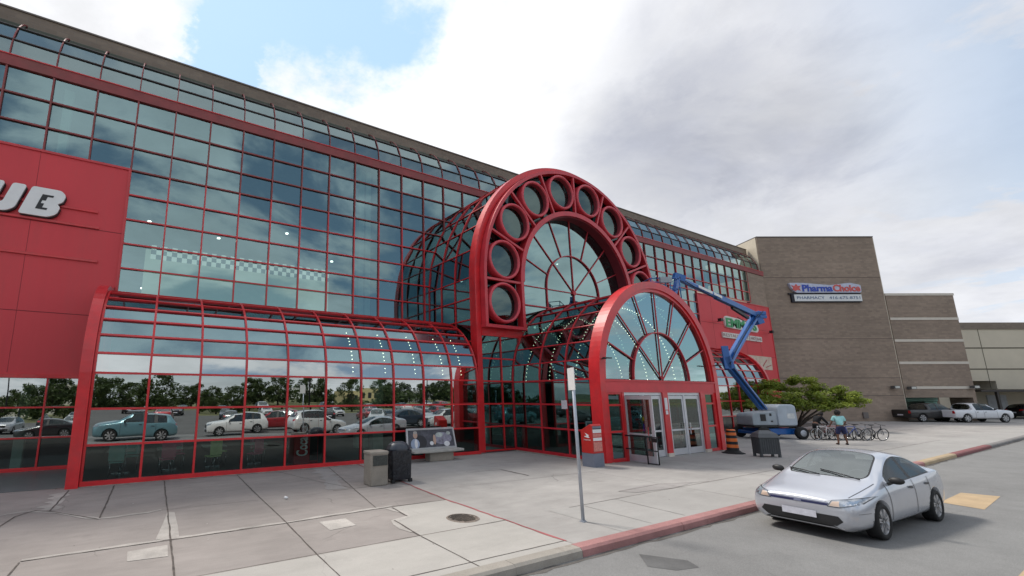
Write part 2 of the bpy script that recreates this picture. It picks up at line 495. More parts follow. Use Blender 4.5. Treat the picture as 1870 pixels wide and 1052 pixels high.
# ---- canopies: straight front, quarter round shoulder, leaning on the wall
def canopy(x0, n, rim_left, rim_right):
    R = 3.05; z0 = 3.25
    prof = [(FY, .12), (FY, 1.15), (FY, 2.19), (FY, 3.25)]
    for i in range(1, 9):
        a = radians(11.25*i)
        prof.append((FY+R-R*cos(a), z0+R*sin(a)))
    prof.append((WY-.09, 6.56))
    w = (13.1-(-1.45))/10
    xs = [x0+w*i for i in range(n+1)]
    fr = MB(); gl = MB()
    for i in range(n):
        for k in range(len(prof)-1):
            (ya, za), (yb, zb) = prof[k], prof[k+1]
            pane(gl, (xs[i], ya, za), (xs[i+1], ya, za), (xs[i+1], yb, zb), (xs[i], yb, zb), .003, 1 if k == 0 else (2 if k > 3 else 0))
    fine = [(FY, .1), (FY, 3.25)] + [(FY+R-R*cos(radians(a)), z0+R*sin(radians(a))) for a in range(6, 91, 6)] + [(WY-.1, 6.58)]
    for x in xs:
        for p, q in zip(fine[:-1], fine[1:]):
            fr.bar((x, p[0], p[1]), (x, q[0], q[1]), .066, .11, up=(0, -1, .4))
    for k in range(1, len(prof)):
        (y, z) = prof[k]
        a = 0 if k < 4 else radians(11.25*(k-3))
        if k == len(prof)-1: a = radians(80)
        up = (0, -cos(a), sin(a))
        off = Vector((0, -cos(a), sin(a)))*.005
        fr.bar((xs[0], y+off.y, z+off.z), (xs[-1], y+off.y, z+off.z), .065, .105, up=up)
    fr.box(xs[0]-.03, xs[-1]+.03, FY-.09, FY+.08, .02, .15)
    o = fr.build('glass_canopy', RED, mall)
    sub(gl, 'glass', [GLC, GLLOW, GLCT], o)
    cu = MB(); cu.box(xs[0]-.05, xs[-1]+.05, FY-.13, FY+.1, -.05, .02); sub(cu, 'kerb', paint('stone_curb', (.27, .25, .22), .9, var=.3, scale=5), o)
    def rim(xa, xb, ends):
        r = MB()
        ins = [(FY+.25, 0), (FY+.25, 3.25)] + [(FY+R-(R-.25)*cos(radians(a)), z0+(R-.25)*sin(radians(a))) for a in range(0, 91, 6)] + [(WY-.1, 6.3)]
        out = [(FY-.22, 0), (FY-.22, 3.25)] + [(FY+R-(R+.2)*cos(radians(a)), z0+(R+.2)*sin(radians(a))) for a in range(0, 91, 6)] + [(WY-.1, 6.82)]
        vs = []; fs = []
        for (p, q) in zip(out, ins):
            vs += [(xa, *p), (xb, *p), (xb, *q), (xa, *q)]
        for i in range(len(out)-1):
            for k in range(4):
                fs.append((4*i+k, 4*i+(k+1) % 4, 4*i+4+(k+1) % 4, 4*i+4+k))
        r.add(vs, fs)
        sub(r, 'end_rim', RED, o)
        e = MB()
        pl = [(FY+.25, 0)] + ins[1:] + [(WY-.1, 0)]
        e.add([((xa+xb)/2, *p) for p in pl], [tuple(range(len(pl)))])
        sub(e, 'end_glass', GLC, o)
    if rim_left: rim(x0-.34, x0-.04, True)
    if rim_right: rim(xs[-1]+.04, xs[-1]+.3, True)
    return o
canopy(-1.45, 10, True, False)
canopy(28.5, 9, False, True)

# ---- the big arch
PORT = glass('porthole_glass', (.16, .22, .21), (.38, .52, .50), .18)
def portal():
    fr = MB()
    # outer rim with legs
    fr.arc_band(CX, CZ, 7.12, 7.42, 16.25, 16.7, 0, 180, 72)
    for s in (-1, 1):
        xa, xb = sorted((CX+s*7.12, CX+s*7.42))
        fr.box(xa, xb, 16.25, 16.7, 0, CZ)
        # leg face and header below the ring frame
        xa, xb = sorted((CX+s*4.5, CX+s*4.75)); fr.box(xa, xb, 16.22, 16.5, 0, 5.8)
        xa, xb = sorted((CX+s*4.75, CX+s*7.12)); fr.box(xa, xb, 16.21, 16.45, 5.42, 5.8)
        for z in (.07, 1.15, 2.19, 3.25, 4.33): fr.box(xa, xb, 16.24, 16.36, z-.035, z+.035)
        xm = (xa+xb)/2; fr.box(xm-.03, xm+.03, 16.245, 16.35, .1, 5.42)
    o = fr.build('entrance_arch', RED, mall)
    for s in (-1, 1):
        g = MB(); xa, xb = sorted((CX+s*4.75, CX+s*7.12)); xm = (xa+xb)/2
        for za, zb in ((.07, 1.15), (1.15, 2.19), (2.19, 3.25), (3.25, 4.33), (4.33, 5.42)):
            pane(g, (xa, 16.3, za), (xm, 16.3, za), (xm, 16.3, zb), (xa, 16.3, zb))
            pane(g, (xm, 16.3, za), (xb, 16.3, za), (xb, 16.3, zb), (xm, 16.3, zb))
        sub(g, 'glass', GLP, o)
    # ring frame that carries the portholes
    f = MB()
    f.arc_band(CX, CZ, 6.93, 7.10, 15.92, 16.3, 0, 180, 72)
    f.arc_band(CX, CZ, 4.42, 4.68, 15.90, 16.02, 0, 180, 64)
    f.arc_band(CX, CZ, 4.56, 4.67, 16.02, 16.5, 0, 180, 64)
    for s in (-1, 1):
        xa, xb = sorted((CX+s*6.93, CX+s*7.10)); f.box(xa, xb, 15.92, 16.3, 5.83, CZ)
        xa, xb = sorted((CX+s*4.50, CX+s*4.68)); f.box(xa, xb, 15.90, 16.3, 5.83, CZ)
        xa, xb = sorted((CX+s*4.45, CX+s*7.14)); f.box(xa, xb, 15.88, 16.3, 5.80, 5.95)
    st = 22.97
    for k in range(8):
        a = radians(90 - st*(k-3.5) - st/2 + st/2)
    angs_ring = [90 + st*(k+.5) for k in range(4)] + [90 - st*(k+.5) for k in range(4)]
    seps = [90 + st*k for k in range(1, 4)] + [90 - st*k for k in range(1, 4)] + [90]
    for a in seps:
        t = radians(a)
        f.bar((CX+4.66*cos(t), 16.02, CZ+4.66*sin(t)), (CX+6.95*cos(t), 16.02, CZ+6.95*sin(t)), .11, .16, up=(0, 1, 0))
    for s in (-1, 1):
        f.bar((CX+s*4.66, 16.02, 8.24), (CX+s*6.95, 16.02, 8.24), .11, .16, up=(0, 1, 0))
    ro = f.build('ring_frame', paint('ring_frame_red', (.56, .035, .05), .45, var=.14, scale=2, coat=.2), mall)
    sf = MB(); sf.arc_band(CX, CZ, 4.36, 4.42, 16.0, 16.62, 0, 180, 64)
    sub(sf, 'reveal', paint('reveal_shade_red', (.20, .02, .03), .6), ro)  # soffit darkened, the shade of the recess is in its colour
    # dark glazing behind the rings
    bk = MB(); bk.arc_band(CX, CZ, 4.6, 7.12, 16.42, 16.44, 0, 180, 64)
    for s in (-1, 1):
        xa, xb = sorted((CX+s*4.5, CX+s*7.12)); bk.box(xa, xb, 16.42, 16.44, 5.8, CZ)
    sub(bk, 'backing_glass', glass('backing_glass', (.10, .14, .14), (.35, .45, .45), .10), ro)
    # portholes
    ringm = paint('porthole_red', (.60, .045, .065), .42, var=.12, scale=3, coat=.2)
    inner = paint('porthole_shade', (.22, .02, .03), .6)  # inside of the rings painted darker to stand for shade
    cs = [(CX+5.82*cos(radians(a)), CZ+5.82*sin(radians(a))) for a in angs_ring] + [(CX-5.84, 7.09), (CX+5.84, 7.09)]
    for (x, z) in cs:
        r = MB()
        n = 40
        prof = [(1.03, 16.3), (1.03, 15.93), (1.01, 15.88), (.95, 15.86), (.90, 15.88), (.88, 15.93)]
        r.lathe([(a, y) for a, y in prof], n, (x, 0, z), 0, 'y')
        r.lathe([(.88, 15.93), (.86, 15.96), (.85, 16.18)], n, (x, 0, z), 1, 'y')
        po = r.build('porthole_ring', [ringm, inner], mall)
        gg = MB(); gg.lathe([(.001, 16.15), (.86, 16.15)], n, (x, 0, z), 0, 'y', False)
        sub(gg, 'glass', PORT, po)
    # the sunburst window
    w = MB(); yb = 16.5
    hub = (CX, CZ)
    for i, a in enumerate([0, 22.5, 45, 67.5, 90, 112.5, 135, 157.5, 180]):
        t = radians(a); r0 = 0.0 if i % 2 == 0 else 2.2
        w.bar((CX+r0*cos(t), yb+.001*i, CZ+r0*sin(t)), (CX+4.5*cos(t), yb+.001*i, CZ+4.5*sin(t)), .045, .06, up=(0, 1, 0))
    w.arc_band(CX, CZ, 2.18, 2.228, yb-.06, yb+.05, 0, 180, 48)
    w.lathe([(.001, yb-.07), (.13, yb-.07), (.13, yb+.02)], 16, (CX, 0, CZ), 0, 'y', False)
    for z in (7.29, 6.23): w.bar((CX-4.5, yb+.01, z), (CX+4.5, yb+.01, z), .065, .1, up=(0, 1, 0))
    for x in (CX-2.2, CX, CX+2.2): w.bar((x, yb+.012, 5.2), (x, yb+.012, CZ), .065, .1, up=(0, 1, 0))
    wo = w.build('sunburst_window', paint('sunburst_red', (.52, .035, .05), .45, var=.1), mall)
    g2 = MB()
    N = 16
    for i in range(N):
        a, b = pi*i/N, pi*(i+1)/N
        for (r0, r1) in ((0.0, 2.2), (2.2, 4.5)):
            vs = [(CX+r0*cos(a), yb+.03, CZ+r0*sin(a)), (CX+r1*cos(a), yb+.03, CZ+r1*sin(a)), (CX+r1*cos(b), yb+.03, CZ+r1*sin(b)), (CX+r0*cos(b), yb+.03, CZ+r0*sin(b))]
            if r0 == 0: g2.add([vs[0], vs[1], vs[2]], [(0, 1, 2)])
            else: g2.add(vs, [(0, 1, 2, 3)])
    for (xa, xb) in ((-4.5, -2.2), (-2.2, 0), (0, 2.2), (2.2, 4.5)):
        for (za, zb) in ((7.29, CZ), (6.23, 7.29), (5.2, 6.23)):
            pane(g2, (CX+xa, yb+.03, za), (CX+xb, yb+.03, za), (CX+xb, yb+.03, zb), (CX+xa, yb+.03, zb))
    sub(g2, 'glass', GLP, wo)
    # barrel behind the arch
    R = 7.38; ys = [16.68+(WY-16.68)*i/3 for i in range(4)]
    bf = MB(); bg = MB()
    A = [11.25*i for i in range(17)]
    for i in range(3):
        for k in range(16):
            a, b = radians(A[k]), radians(A[k+1])
            pane(bg, (CX+R*cos(a), ys[i], CZ+R*sin(a)), (CX+R*cos(a), ys[i+1], CZ+R*sin(a)), (CX+R*cos(b), ys[i+1], CZ+R*sin(b)), (CX+R*cos(b), ys[i], CZ+R*sin(b)), .003)
    zr = [3.6, 4.11, 5.17, 6.23, 7.29, CZ]
    for s in (-1, 1):
        x = CX+s*R
        for i in range(3):
            for k in range(5):
                pane(bg, (x, ys[i], zr[k]), (x, ys[i+1], zr[k]), (x, ys[i+1], zr[k+1]), (x, ys[i], zr[k+1]), .003)
        for z in zr[1:-1]:
            bf.bar((x+s*.01, ys[0], z), (x+s*.01, ys[-1], z), .06, .1, up=(1, 0, 0))
        for y in ys[1:]: bf.box(x-.05, x+.05, y-.035, y+.035, 3.6, CZ)
    for a in A:
        t = radians(a)
        bf.bar((CX+(R+.01)*cos(t), ys[0], CZ+(R+.01)*sin(t)), (CX+(R+.01)*cos(t), ys[-1], CZ+(R+.01)*sin(t)), .045, .07, up=(cos(t), 0, sin(t)))
    for y in ys[1:]:
        bf.arc_band(CX, CZ, R-.04, R+.045, y-.025, y+.025, 0, 180, 48)
    bo = bf.build('barrel_vault', RED, mall)
    sub(bg, 'glass', glass('barrel_glass', (.05, .09, .085), (.48, .70, .74), .36, wave=.14), bo)
portal()

# ---- the vestibule
def vestibule():
    Y0 = 11.2; Yg = 11.38; R = 4.12; zt = 3.18
    f = MB()
    f.arc_band(VX, VZ, R-.02, R+.3, Y0, 11.7, 0, 180, 64)
    f.arc_band(VX, VZ, R-.16, R-.02, Y0+.06, 11.6, 0, 180, 64)
    for s in (-1, 1):
        xa, xb = sorted((VX+s*(R-.02), VX+s*(R+.3))); f.box(xa, xb, Y0, 11.7, 0, VZ)
        xa, xb = sorted((VX+s*(R-.16), VX+s*(R-.02))); f.box(xa, xb, Y0+.06, 11.6, 0, zt-.5)
    fo = f.build('vestibule_arch', RED, mall)
    for s in (-1, 1):   # thin flood lights on the rim
        lf = MB(); x = VX+s*(R+.1); lf.box(x-.22, x+.22, Y0-.3, Y0-.18, 3.98, 4.02); lf.box(x-.03, x+.03, Y0-.2, Y0, 3.96, 4.0)
        sub(lf, 'floodlight', BLACK, fo)
    l = MB(); l.box(VX-R+.02, VX+R-.02, Y0+.03, Yg+.05, 2.68, zt); l.box(VX-R+.02, VX+R-.02, Y0, Y0+.06, zt-.06, zt+.015)
    l.build('lintel', REDL, mall)
    # lunette
    w = MB(); yb = Yg-.06
    for i, a in enumerate([22.5, 45, 67.5, 90, 112.5, 135, 157.5]):
        t = radians(a); r0 = 0.0 if i % 2 == 1 else 2.1
        w.bar((VX+r0*cos(t), yb+.001*i, VZ+r0*sin(t)), (VX+(R-.1)*cos(t), yb+.001*i, VZ+(R-.1)*sin(t)), .045, .045, up=(0, 1, 0))
    w.arc_band(VX, VZ, 2.08, 2.132, yb-.055, yb+.045, 0, 180, 48)
    wo = w.build('lunette_window', paint('lunette_red', (.50, .035, .05), .45, var=.1), mall)
    g = MB(); N = 16
    for i in range(N):
        a, b = pi*i/N, pi*(i+1)/N
        for r0, r1 in ((0.0, 2.1), (2.1, R)):
            vs = [(VX+r0*cos(a), Yg, VZ+r0*sin(a)), (VX+r1*cos(a), Yg, VZ+r1*sin(a)), (VX+r1*cos(b), Yg, VZ+r1*sin(b)), (VX+r0*cos(b), Yg, VZ+r0*sin(b))]
            if r0 == 0: g.add(vs[:3], [(0, 1, 2)])
            else: g.add(vs, [(0, 1, 2, 3)])
    sub(g, 'glass', glass('lunette_glass', (.30, .40, .375), (.60, .84, .84), .46), wo)
    # posts, side lights
    for (xa, xb) in ((19.40, 19.78), (22.45, 22.82)):
        p = MB(); p.box(xa, xb, Y0+.02, Yg+.06, .14, 2.68); po_ = p.build('door_post', RED, mall)
        p = MB(); p.box(xa-.02, xb+.02, Y0, Yg+.08, 0, .14); sub(p, 'plinth', CREAM, po_)
    p = MB(); p.box(16.62, 16.76, Y0+.05, Yg+.05, 0, 2.68); p.build('door_post', RED, mall)
    for si, (xa, xb) in enumerate(((15.72, 16.62), (22.82, 23.68))):
        p = MB()
        for z in (.1, 1.15, 2.18): p.box(xa, xb, Y0+.07, Yg+.03, z-(.09 if z < .5 else .04), z+.04)
        p.box(xa, xb, Y0+.068, Yg+.03, 2.6, 2.68)
        p.box(xa, xa+.07, Y0+.075, Yg+.03, 0, 2.68); p.box(xb-.07, xb, Y0+.075, Yg+.03, 0, 2.68)
        po = p.build('side_light', RED, mall)
        g = MB()
        for (za, zb) in ((.14, 1.15), (1.15, 2.18), (2.18, 2.62)): pane(g, (xa, Yg-.06, za), (xb, Yg-.06, za), (xb, Yg-.06, zb), (xa, Yg-.06, zb), .002)
        sub(g, 'glass', GLP, po)
    # door frames
    d = MB()
    for (xa, xb) in ((16.76, 19.40), (19.80, 22.44)):
        d.box(xa, xb, Yg-.1, Yg+.04, 2.56, 2.68); d.box(xa, xa+.07, Yg-.1, Yg+.04, 0, 2.56); d.box(xb-.07, xb, Yg-.1, Yg+.04, 0, 2.56)
        xm = (xa+xb)/2; d.box(xm-.05, xm+.05, Yg-.1, Yg+.04, 0, 2.56)
    d.build('door_frame', ALU, mall)
    def door(hx, w, s, ang, label=None):
        """leaf hinged at hx; s=+1 extends towards +x; ang = outward swing in degrees"""
        t = radians(ang)
        dx, dy = s*cos(t), -sin(t)
        def P(u, v, z): return (hx+dx*u - dy*s*v*1.0, Yg-.05+dy*u + dx*s*v*1.0, z)
        m = MB(); gl = MB(); hd = MB()
        def leafbox(mb, u0, u1, v0, v1, z0, z1):
            vs = [P(u0, v0, z0), P(u1, v0, z0), P(u1, v1, z0), P(u0, v1, z0), P(u0, v0, z1), P(u1, v0, z1), P(u1, v1, z1), P(u0, v1, z1)]
            mb.add(vs, [(0,3,2,1),(4,5,6,7),(0,1,5,4),(1,2,6,5),(2,3,7,6),(3,0,4,7)])
        leafbox(m, 0, .11, -.025, .025, .02, 2.54); leafbox(m, w-.11, w, -.025, .025, .02, 2.54)
        leafbox(m, .11, w-.11, -.0249, .0249, .02, .28); leafbox(m, .11, w-.11, -.0249, .0249, 2.40, 2.54)
        leafbox(m, .11, w-.11, -.02, .02, 1.03, 1.10)
        o = m.build('door', ALU, mall)
        leafbox(gl, .11, w-.11, -.004, .004, .28, 2.40)
        sub(gl, 'glass', GLD, o)
        leafbox(hd, w-.22, w-.18, -.09, -.05, .85, 1.35); leafbox(hd, w-.21, w-.19, -.06, -.02, .88, .9); leafbox(hd, w-.21, w-.19, -.06, -.02, 1.3, 1.32)
        sub(hd, 'handle', CHROME, o)
        if label: o['label'] = label
        return P
    Pl = door(16.84, 1.18, 1, 92, 'door leaf standing wide open')
    door(19.32, 1.18, -1, 0)
    door(19.88, 1.19, 1, 0); door(22.36, 1.19, -1, 0)
    st = MB()
    # stickers on the glazing
    yk = Yg-.075
    def disc(x, z, r, mi): st.lathe([(.001, yk), (r, yk)], 14, (x, 0, z), mi, 'y', False)
    st.box(19.45, 19.66, Y0-.004, Y0+.01, 1.95, 2.45, 0); st.box(19.47, 19.64, Y0-.003, Y0+.01, 1.75, 1.92, 0)
    st.build('notice_sticker', paint('paper_white', (.72, .72, .74), .7), mall)
    s2 = MB(); s2.box(17.9, 18.1, Yg-.075, Yg-.07, 1.5, 1.68); s2.build('yellow_sticker', paint('sticker_yellow', (.8, .6, .03), .5), mall)
    s3 = MB(); s3.box(17.92, 18.08, Yg-.076, Yg-.071, 1.1, 1.4); s3.build('blue_sticker', paint('sticker_blue', (.03, .05, .55), .5), mall)
    # sides and barrel
    b = MB(); g = MB()
    ys = [11.68, 13.10, 14.55, 16.28]
    zr = [.12, 1.15, 2.18, VZ]
    for s in (-1, 1):
        x = VX+s*R
        for i in range(3):
            for k in range(3): pane(g, (x, ys[i], zr[k]), (x, ys[i+1], zr[k]), (x, ys[i+1], zr[k+1]), (x, ys[i], zr[k+1]), .003, 1 if k == 0 else 0)
        for z in zr[1:]: b.bar((x+s*.01, ys[0], z), (x+s*.01, ys[-1], z), .07, .1, up=(1, 0, 0))
        b.box(x-.06, x+.07, ys[0], ys[-1], .02, .15)
        for y in ys[1:]: b.box(x-.05, x+.055, y-.035, y+.035, .1, VZ)
    A = [11.25*i for i in range(17)]
    for i in range(3):
        for k in range(16):
            a, c = radians(A[k]), radians(A[k+1])
            pane(g, (VX+R*cos(a), ys[i], VZ+R*sin(a)), (VX+R*cos(a), ys[i+1], VZ+R*sin(a)), (VX+R*cos(c), ys[i+1], VZ+R*sin(c)), (VX+R*cos(c), ys[i], VZ+R*sin(c)), .003)
    for a in A[1:-1]:
        t = radians(a)
        b.bar((VX+(R+.01)*cos(t), ys[0], VZ+(R+.01)*sin(t)), (VX+(R+.01)*cos(t), ys[-1], VZ+(R+.01)*sin(t)), .045, .07, up=(cos(t), 0, sin(t)))
    for y in ys[1:]: b.arc_band(VX, VZ, R-.04, R+.045, y-.025, y+.025, 0, 180, 48)
    bo = b.build('vestibule', paint('vestibule_red', (.54, .02, .032), .42, var=.12, coat=.2), mall)
    sub(g, 'glass', [GLP, GLLOW], bo)
    paint('stone_curb2', (.30, .28, .24), .9, var=.3)
    for s in (-1, 1):
        xa, xb = sorted((VX+s*(R+.32), VX+s*(R-.2))); cu = MB(); cu.box(xa, xb, Y0-.03, 16.2, -.04, .025); sub(cu, 'kerb', MAT['stone_curb2'], bo)
vestibule()

# ---- inside of the mall
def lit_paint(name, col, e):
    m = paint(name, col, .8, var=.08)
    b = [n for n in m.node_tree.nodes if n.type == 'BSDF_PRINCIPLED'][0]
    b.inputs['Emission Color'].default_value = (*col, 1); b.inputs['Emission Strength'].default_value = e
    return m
fl = MB(); fl.box(XL, 55.7, FY+.1, 59, -.02, .012); fl.box(15.6, 23.8, 11.7, FY+.1, -.018, .010)
fl.build('interior_floor', paint('terrazzo', (.10, .11, .11), .35, var=.2, scale=2), mall)
bw = MB(); bw.box(XL, 55.7, 31.9, 32.2, 0, 17.6)
bw.build('interior_wall', paint('interior_wall_paint', (.17, .20, .20), .8, var=.35, scale=.5), mall)
cl = MB()
cl.box(XL, 12.9, 23.0, 31.9, 3.5, 3.9); cl.box(28.8, 55.7, 23.0, 31.9, 3.5, 3.9); cl.box(XL, 13.0, 25.5, 31.9, 9.9, 10.3)
cl.box(XL, 55.7, 22.5, 31.9, 15.2, 15.4)
cl.build('interior_ceiling', paint('ceiling_paint', (.20, .22, .22), .8, var=.15), mall)
paint('column_paint', (.42, .52, .46), .7, var=.1)
for x in (-3.9, 9.45, 9.85, 18.0, 24.0, 31.5, 38.0, 45.5):
    cm = MB(); cm.box(x-.15, x+.15, 21.0, 21.3, 0, 15.1); cm.build('interior_column', MAT['column_paint'], mall)
cm = MB(); cm.box(9.0, 9.5, 18.4, 18.8, 0, 5.6); cm.build('interior_column', MAT['column_paint'], mall)
tr = MB()
def truss(x, y0, y1, z, h=.7):
    n = 6
    tr.bar((x, y0, z), (x, y1, z), .09, .09); tr.bar((x, y0, z-h), (x, y1, z-h), .09, .09)
    for i in range(n):
        ya = y0+(y1-y0)*i/n; yb = y0+(y1-y0)*(i+1)/n
        tr.bar((x, ya, z-h), (x, yb, z), .05, .05) if i % 2 == 0 else tr.bar((x, ya, z), (x, yb, z-h), .05, .05)
for x in (15.5, 18.2, 20.8, 23.4, 26.1): truss(x, 16.9, 31, 13.6-abs(x-CX)*.45)
for k in range(5):
    y = 17.6+2.6*k
    for i in range(10):
        a, b = radians(20+14*i), radians(34+14*i)
        tr.bar((CX+6.4*cos(a), y, CZ+6.4*sin(a)), (CX+6.4*cos(b), y, CZ+6.4*sin(b)), .09, .12, up=(0, 1, 0))
        tr.bar((CX+5.6*cos(a), y, CZ+5.6*sin(a)), (CX+6.4*cos(b), y, CZ+6.4*sin(b)), .05, .05, up=(0, 1, 0))
tr.build('roof_truss', paint('truss_paint', (.45, .52, .50), .6, var=.1), mall)
# cream bulkhead with the chequered border, seen through the upper glass
bh = MB(); bh.box(-.6, 7.6, 20.9, 21.0, 6.7, 8.75); bo = bh.build('bulkhead', lit_paint('bulkhead_glow', (.60, .66, .52), .30), mall)
ck = MB()
for i in range(40):
    for k in range(3):
        if (i+k) % 2 == 0: ck.box(-.4+.2*i, -.4+.2*i+.2, 20.89, 20.9, 8.95-.2*(k+1), 8.95-.2*k, 0)
        else: ck.box(-.4+.2*i, -.4+.2*i+.2, 20.885, 20.9, 8.95-.2*(k+1), 8.95-.2*k, 1)
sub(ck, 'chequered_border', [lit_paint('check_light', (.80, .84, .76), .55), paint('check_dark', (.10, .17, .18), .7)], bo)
pts = [(-.6+3.1*i, 21.9+(i % 2)*1.6, z+((i*7) % 3)*.3) for z in (7.2, 10.3) for i in range(4)] + [(31+2.7*i, 22, 13.2) for i in range(5)] + [(17.5, 18.5, 7.0), (24, 20, 8.2), (16.6, 19.5, 10.1), (22.8, 19.2, 11.1)]
for p in pts:
    d = MB(); d.lathe([(.001, 0), (.075, .01), (.08, .06), (.001, .07)], 10, p, 0, 'z', False)
    d.build('downlight', DLIGHT, mall)
# ------------------------------------------------------------------ ground
def sheet(name, poly, z, m, kind='structure', parent=None):
    b = MB(); b.add([(x, y, z) for x, y in poly], [tuple(range(len(poly)))])
    o = b.build(name, m, parent)
    if kind: o['kind'] = kind
    return o
ASPH = ground_mat('asphalt_road', (.215, .212, .205), .12, .16, cracks=.25, stainamt=.25, stain=(.11, .11, .11))
LOT = ground_mat('asphalt_lot', (.13, .125, .12), .12, .1, cracks=.4, stainamt=.2)
PAVD = ground_mat('old_paving', (.300, .270, .250), .16, .07, cracks=.3, stain=(.16, .14, .13), stainamt=.5, streak=True)
PAVL = ground_mat('pale_concrete', (.42, .398, .365), .10, .06, cracks=.15, stain=(.25, .23, .21), stainamt=.35, streak=True)
PAVM = ground_mat('mid_concrete', (.362, .344, .324), .16, .06, cracks=.35, stain=(.2, .185, .17), stainamt=.5, streak=True)
PATCH = ground_mat('patch_mortar', (.41, .382, .35), .3, .10, stain=(.28, .26, .24), stainamt=.9)
RZ = -.135
ground = sheet('ground', [(-900, -900), (900, -900), (900, 900), (-900, 900)], RZ-.012, ground_mat('far_ground', (.12, .13, .075), .3, .2))
sheet('road', [(-150, -3.4), (160, -3.4), (160, 5.55), (-150, 5.55)], RZ, ASPH)
sheet('car_park', [(-90, -62), (120, -62), (120, -3.4), (-90, -3.4)], RZ-.004, LOT)
sheet('grass_verge', [(-150, -900), (180, -900), (180, -62), (-150, -62)], RZ-.006, ground_mat('dry_grass', (.16, .16, .07), .35, .3))
pv = MB()
def slab(mb, poly, z0, z1, mi=0): mb.prism(poly, z0, z1, 'xy', mi)
slab(pv, [(-40, 5.62), (6.64, 5.62), (6.64, 9.48), (6.9, 12), (7.16, 16.1), (7.16, 21), (-40, 21)], -.3, 0, 0)
slab(pv, [(6.645, 5.62), (120, 5.62), (120, 21), (7.165, 21), (7.165, 16.1), (6.905, 12), (6.645, 9.48)], -.3, 0, 1)
slab(pv, [(57, 21.05), (120, 21.05), (120, 60), (57, 60)], -.3, -.002, 1)
pvo = pv.build('pavement', [PAVD, PAVM]); pvo['kind'] = 'structure'
# pale slabs by the kerb and round the manhole
sl = MB()
def flat(mb, poly, z, mi=0): mb.add([(x, y, z) for x, y in poly], [tuple(range(len(poly)))], mi)
flat(sl, [(-40, 5.63), (4.54, 5.63), (4.54, 7.33), (-40, 7.33)], .004)
flat(sl, [(4.56, 5.63), (6.60, 5.63), (6.62, 7.33), (4.56, 7.33)], .004)
flat(sl, [(4.56, 7.36), (6.62, 7.36), (6.64, 9.44), (5.16, 9.47), (5.06, 8.6), (4.64, 8.49)], .004)
flat(sl, [(8.0, 5.63), (60, 5.63), (60, 7.42), (8.0, 7.42)], .0041, 1)
so = sl.build('paving_slabs', [PAVL, ground_mat('kerb_slab', (.365, .350, .330), .10, .06, stainamt=.4, stain=(.2, .19, .17), streak=True)]); so['kind'] = 'structure'
# repairs
rp = MB()
def strip(mb, pts, w, z, mi=0, jit=.0):
    pts = [Vector((*p, 0)) for p in pts]
    fine = []
    for p, q in zip(pts[:-1], pts[1:]):
        n = max(1, int((q-p).length/.25))
        for i in range(n): fine.append(p.lerp(q, i/n))
    fine.append(pts[-1])
    L = []; R_ = []
    for i, p in enumerate(fine):
        t = (fine[min(i+1, len(fine)-1)]-fine[max(i-1, 0)]); t.normalize(); s = Vector((-t.y, t.x, 0))
        ww = w*(1+random.uniform(-jit, jit)); o = s*random.uniform(-jit, jit)*w
        L.append(p+s*ww/2+o); R_.append(p-s*ww/2+o)
    for i in range(len(fine)-1):
        mb.add([(L[i].x, L[i].y, z), (R_[i].x, R_[i].y, z), (R_[i+1].x, R_[i+1].y, z), (L[i+1].x, L[i+1].y, z)], [(0, 1, 2, 3)], mi)
strip(rp, [(-1.5, 9.40), (.5, 9.42), (2.57, 9.45), (5.2, 9.58)], .11, .006, 0, .35)
strip(rp, [(-1.75, 15.35), (-1.78, 13.1)], .30, .006, 0, .5)
strip(rp, [(-2.0, 13.1), (-1.7, 12.95), (-.67, 11.7), (.5, 11.86)], .12, .0065, 0, .5)
strip(rp, [(-4.5, 12.9), (-2.6, 13.15), (-2.0, 13.15)], .16, .0062, 0, .6)
flat(rp, [(-.07, 9.03), (.52, 9.09), (.50, 8.46), (-.06, 8.52)], .0061)
flat(rp, [(.34, 9.5), (.50, 10.7), (.60, 11.6), (.74, 11.5), (.74, 10.2), (.72, 9.48)], .0063)
flat(rp, [(3.26, 9.14), (3.83, 9.11), (3.82, 8.55), (3.25, 8.48)], .0064)
strip(rp, [(5.1, 9.45), (5.04, 8.6), (4.6, 8.5), (4.56, 7.6)], .16, .0066, 0, .5)
strip(rp, [(5.6, 15.7), (4.9, 12.0)], .5, .0059, 1, .3)
flat(rp, [(11.2, 7.95), (12.6, 8.1), (14.2, 7.6), (13.0, 7.45), (11.5, 7.6)], .0067, 1)
ro_ = rp.build('pavement_repairs', [PATCH, ground_mat('patch_grey', (.33, .31, .295), .15, .08)]); ro_['kind'] = 'structure'
jo = MB()
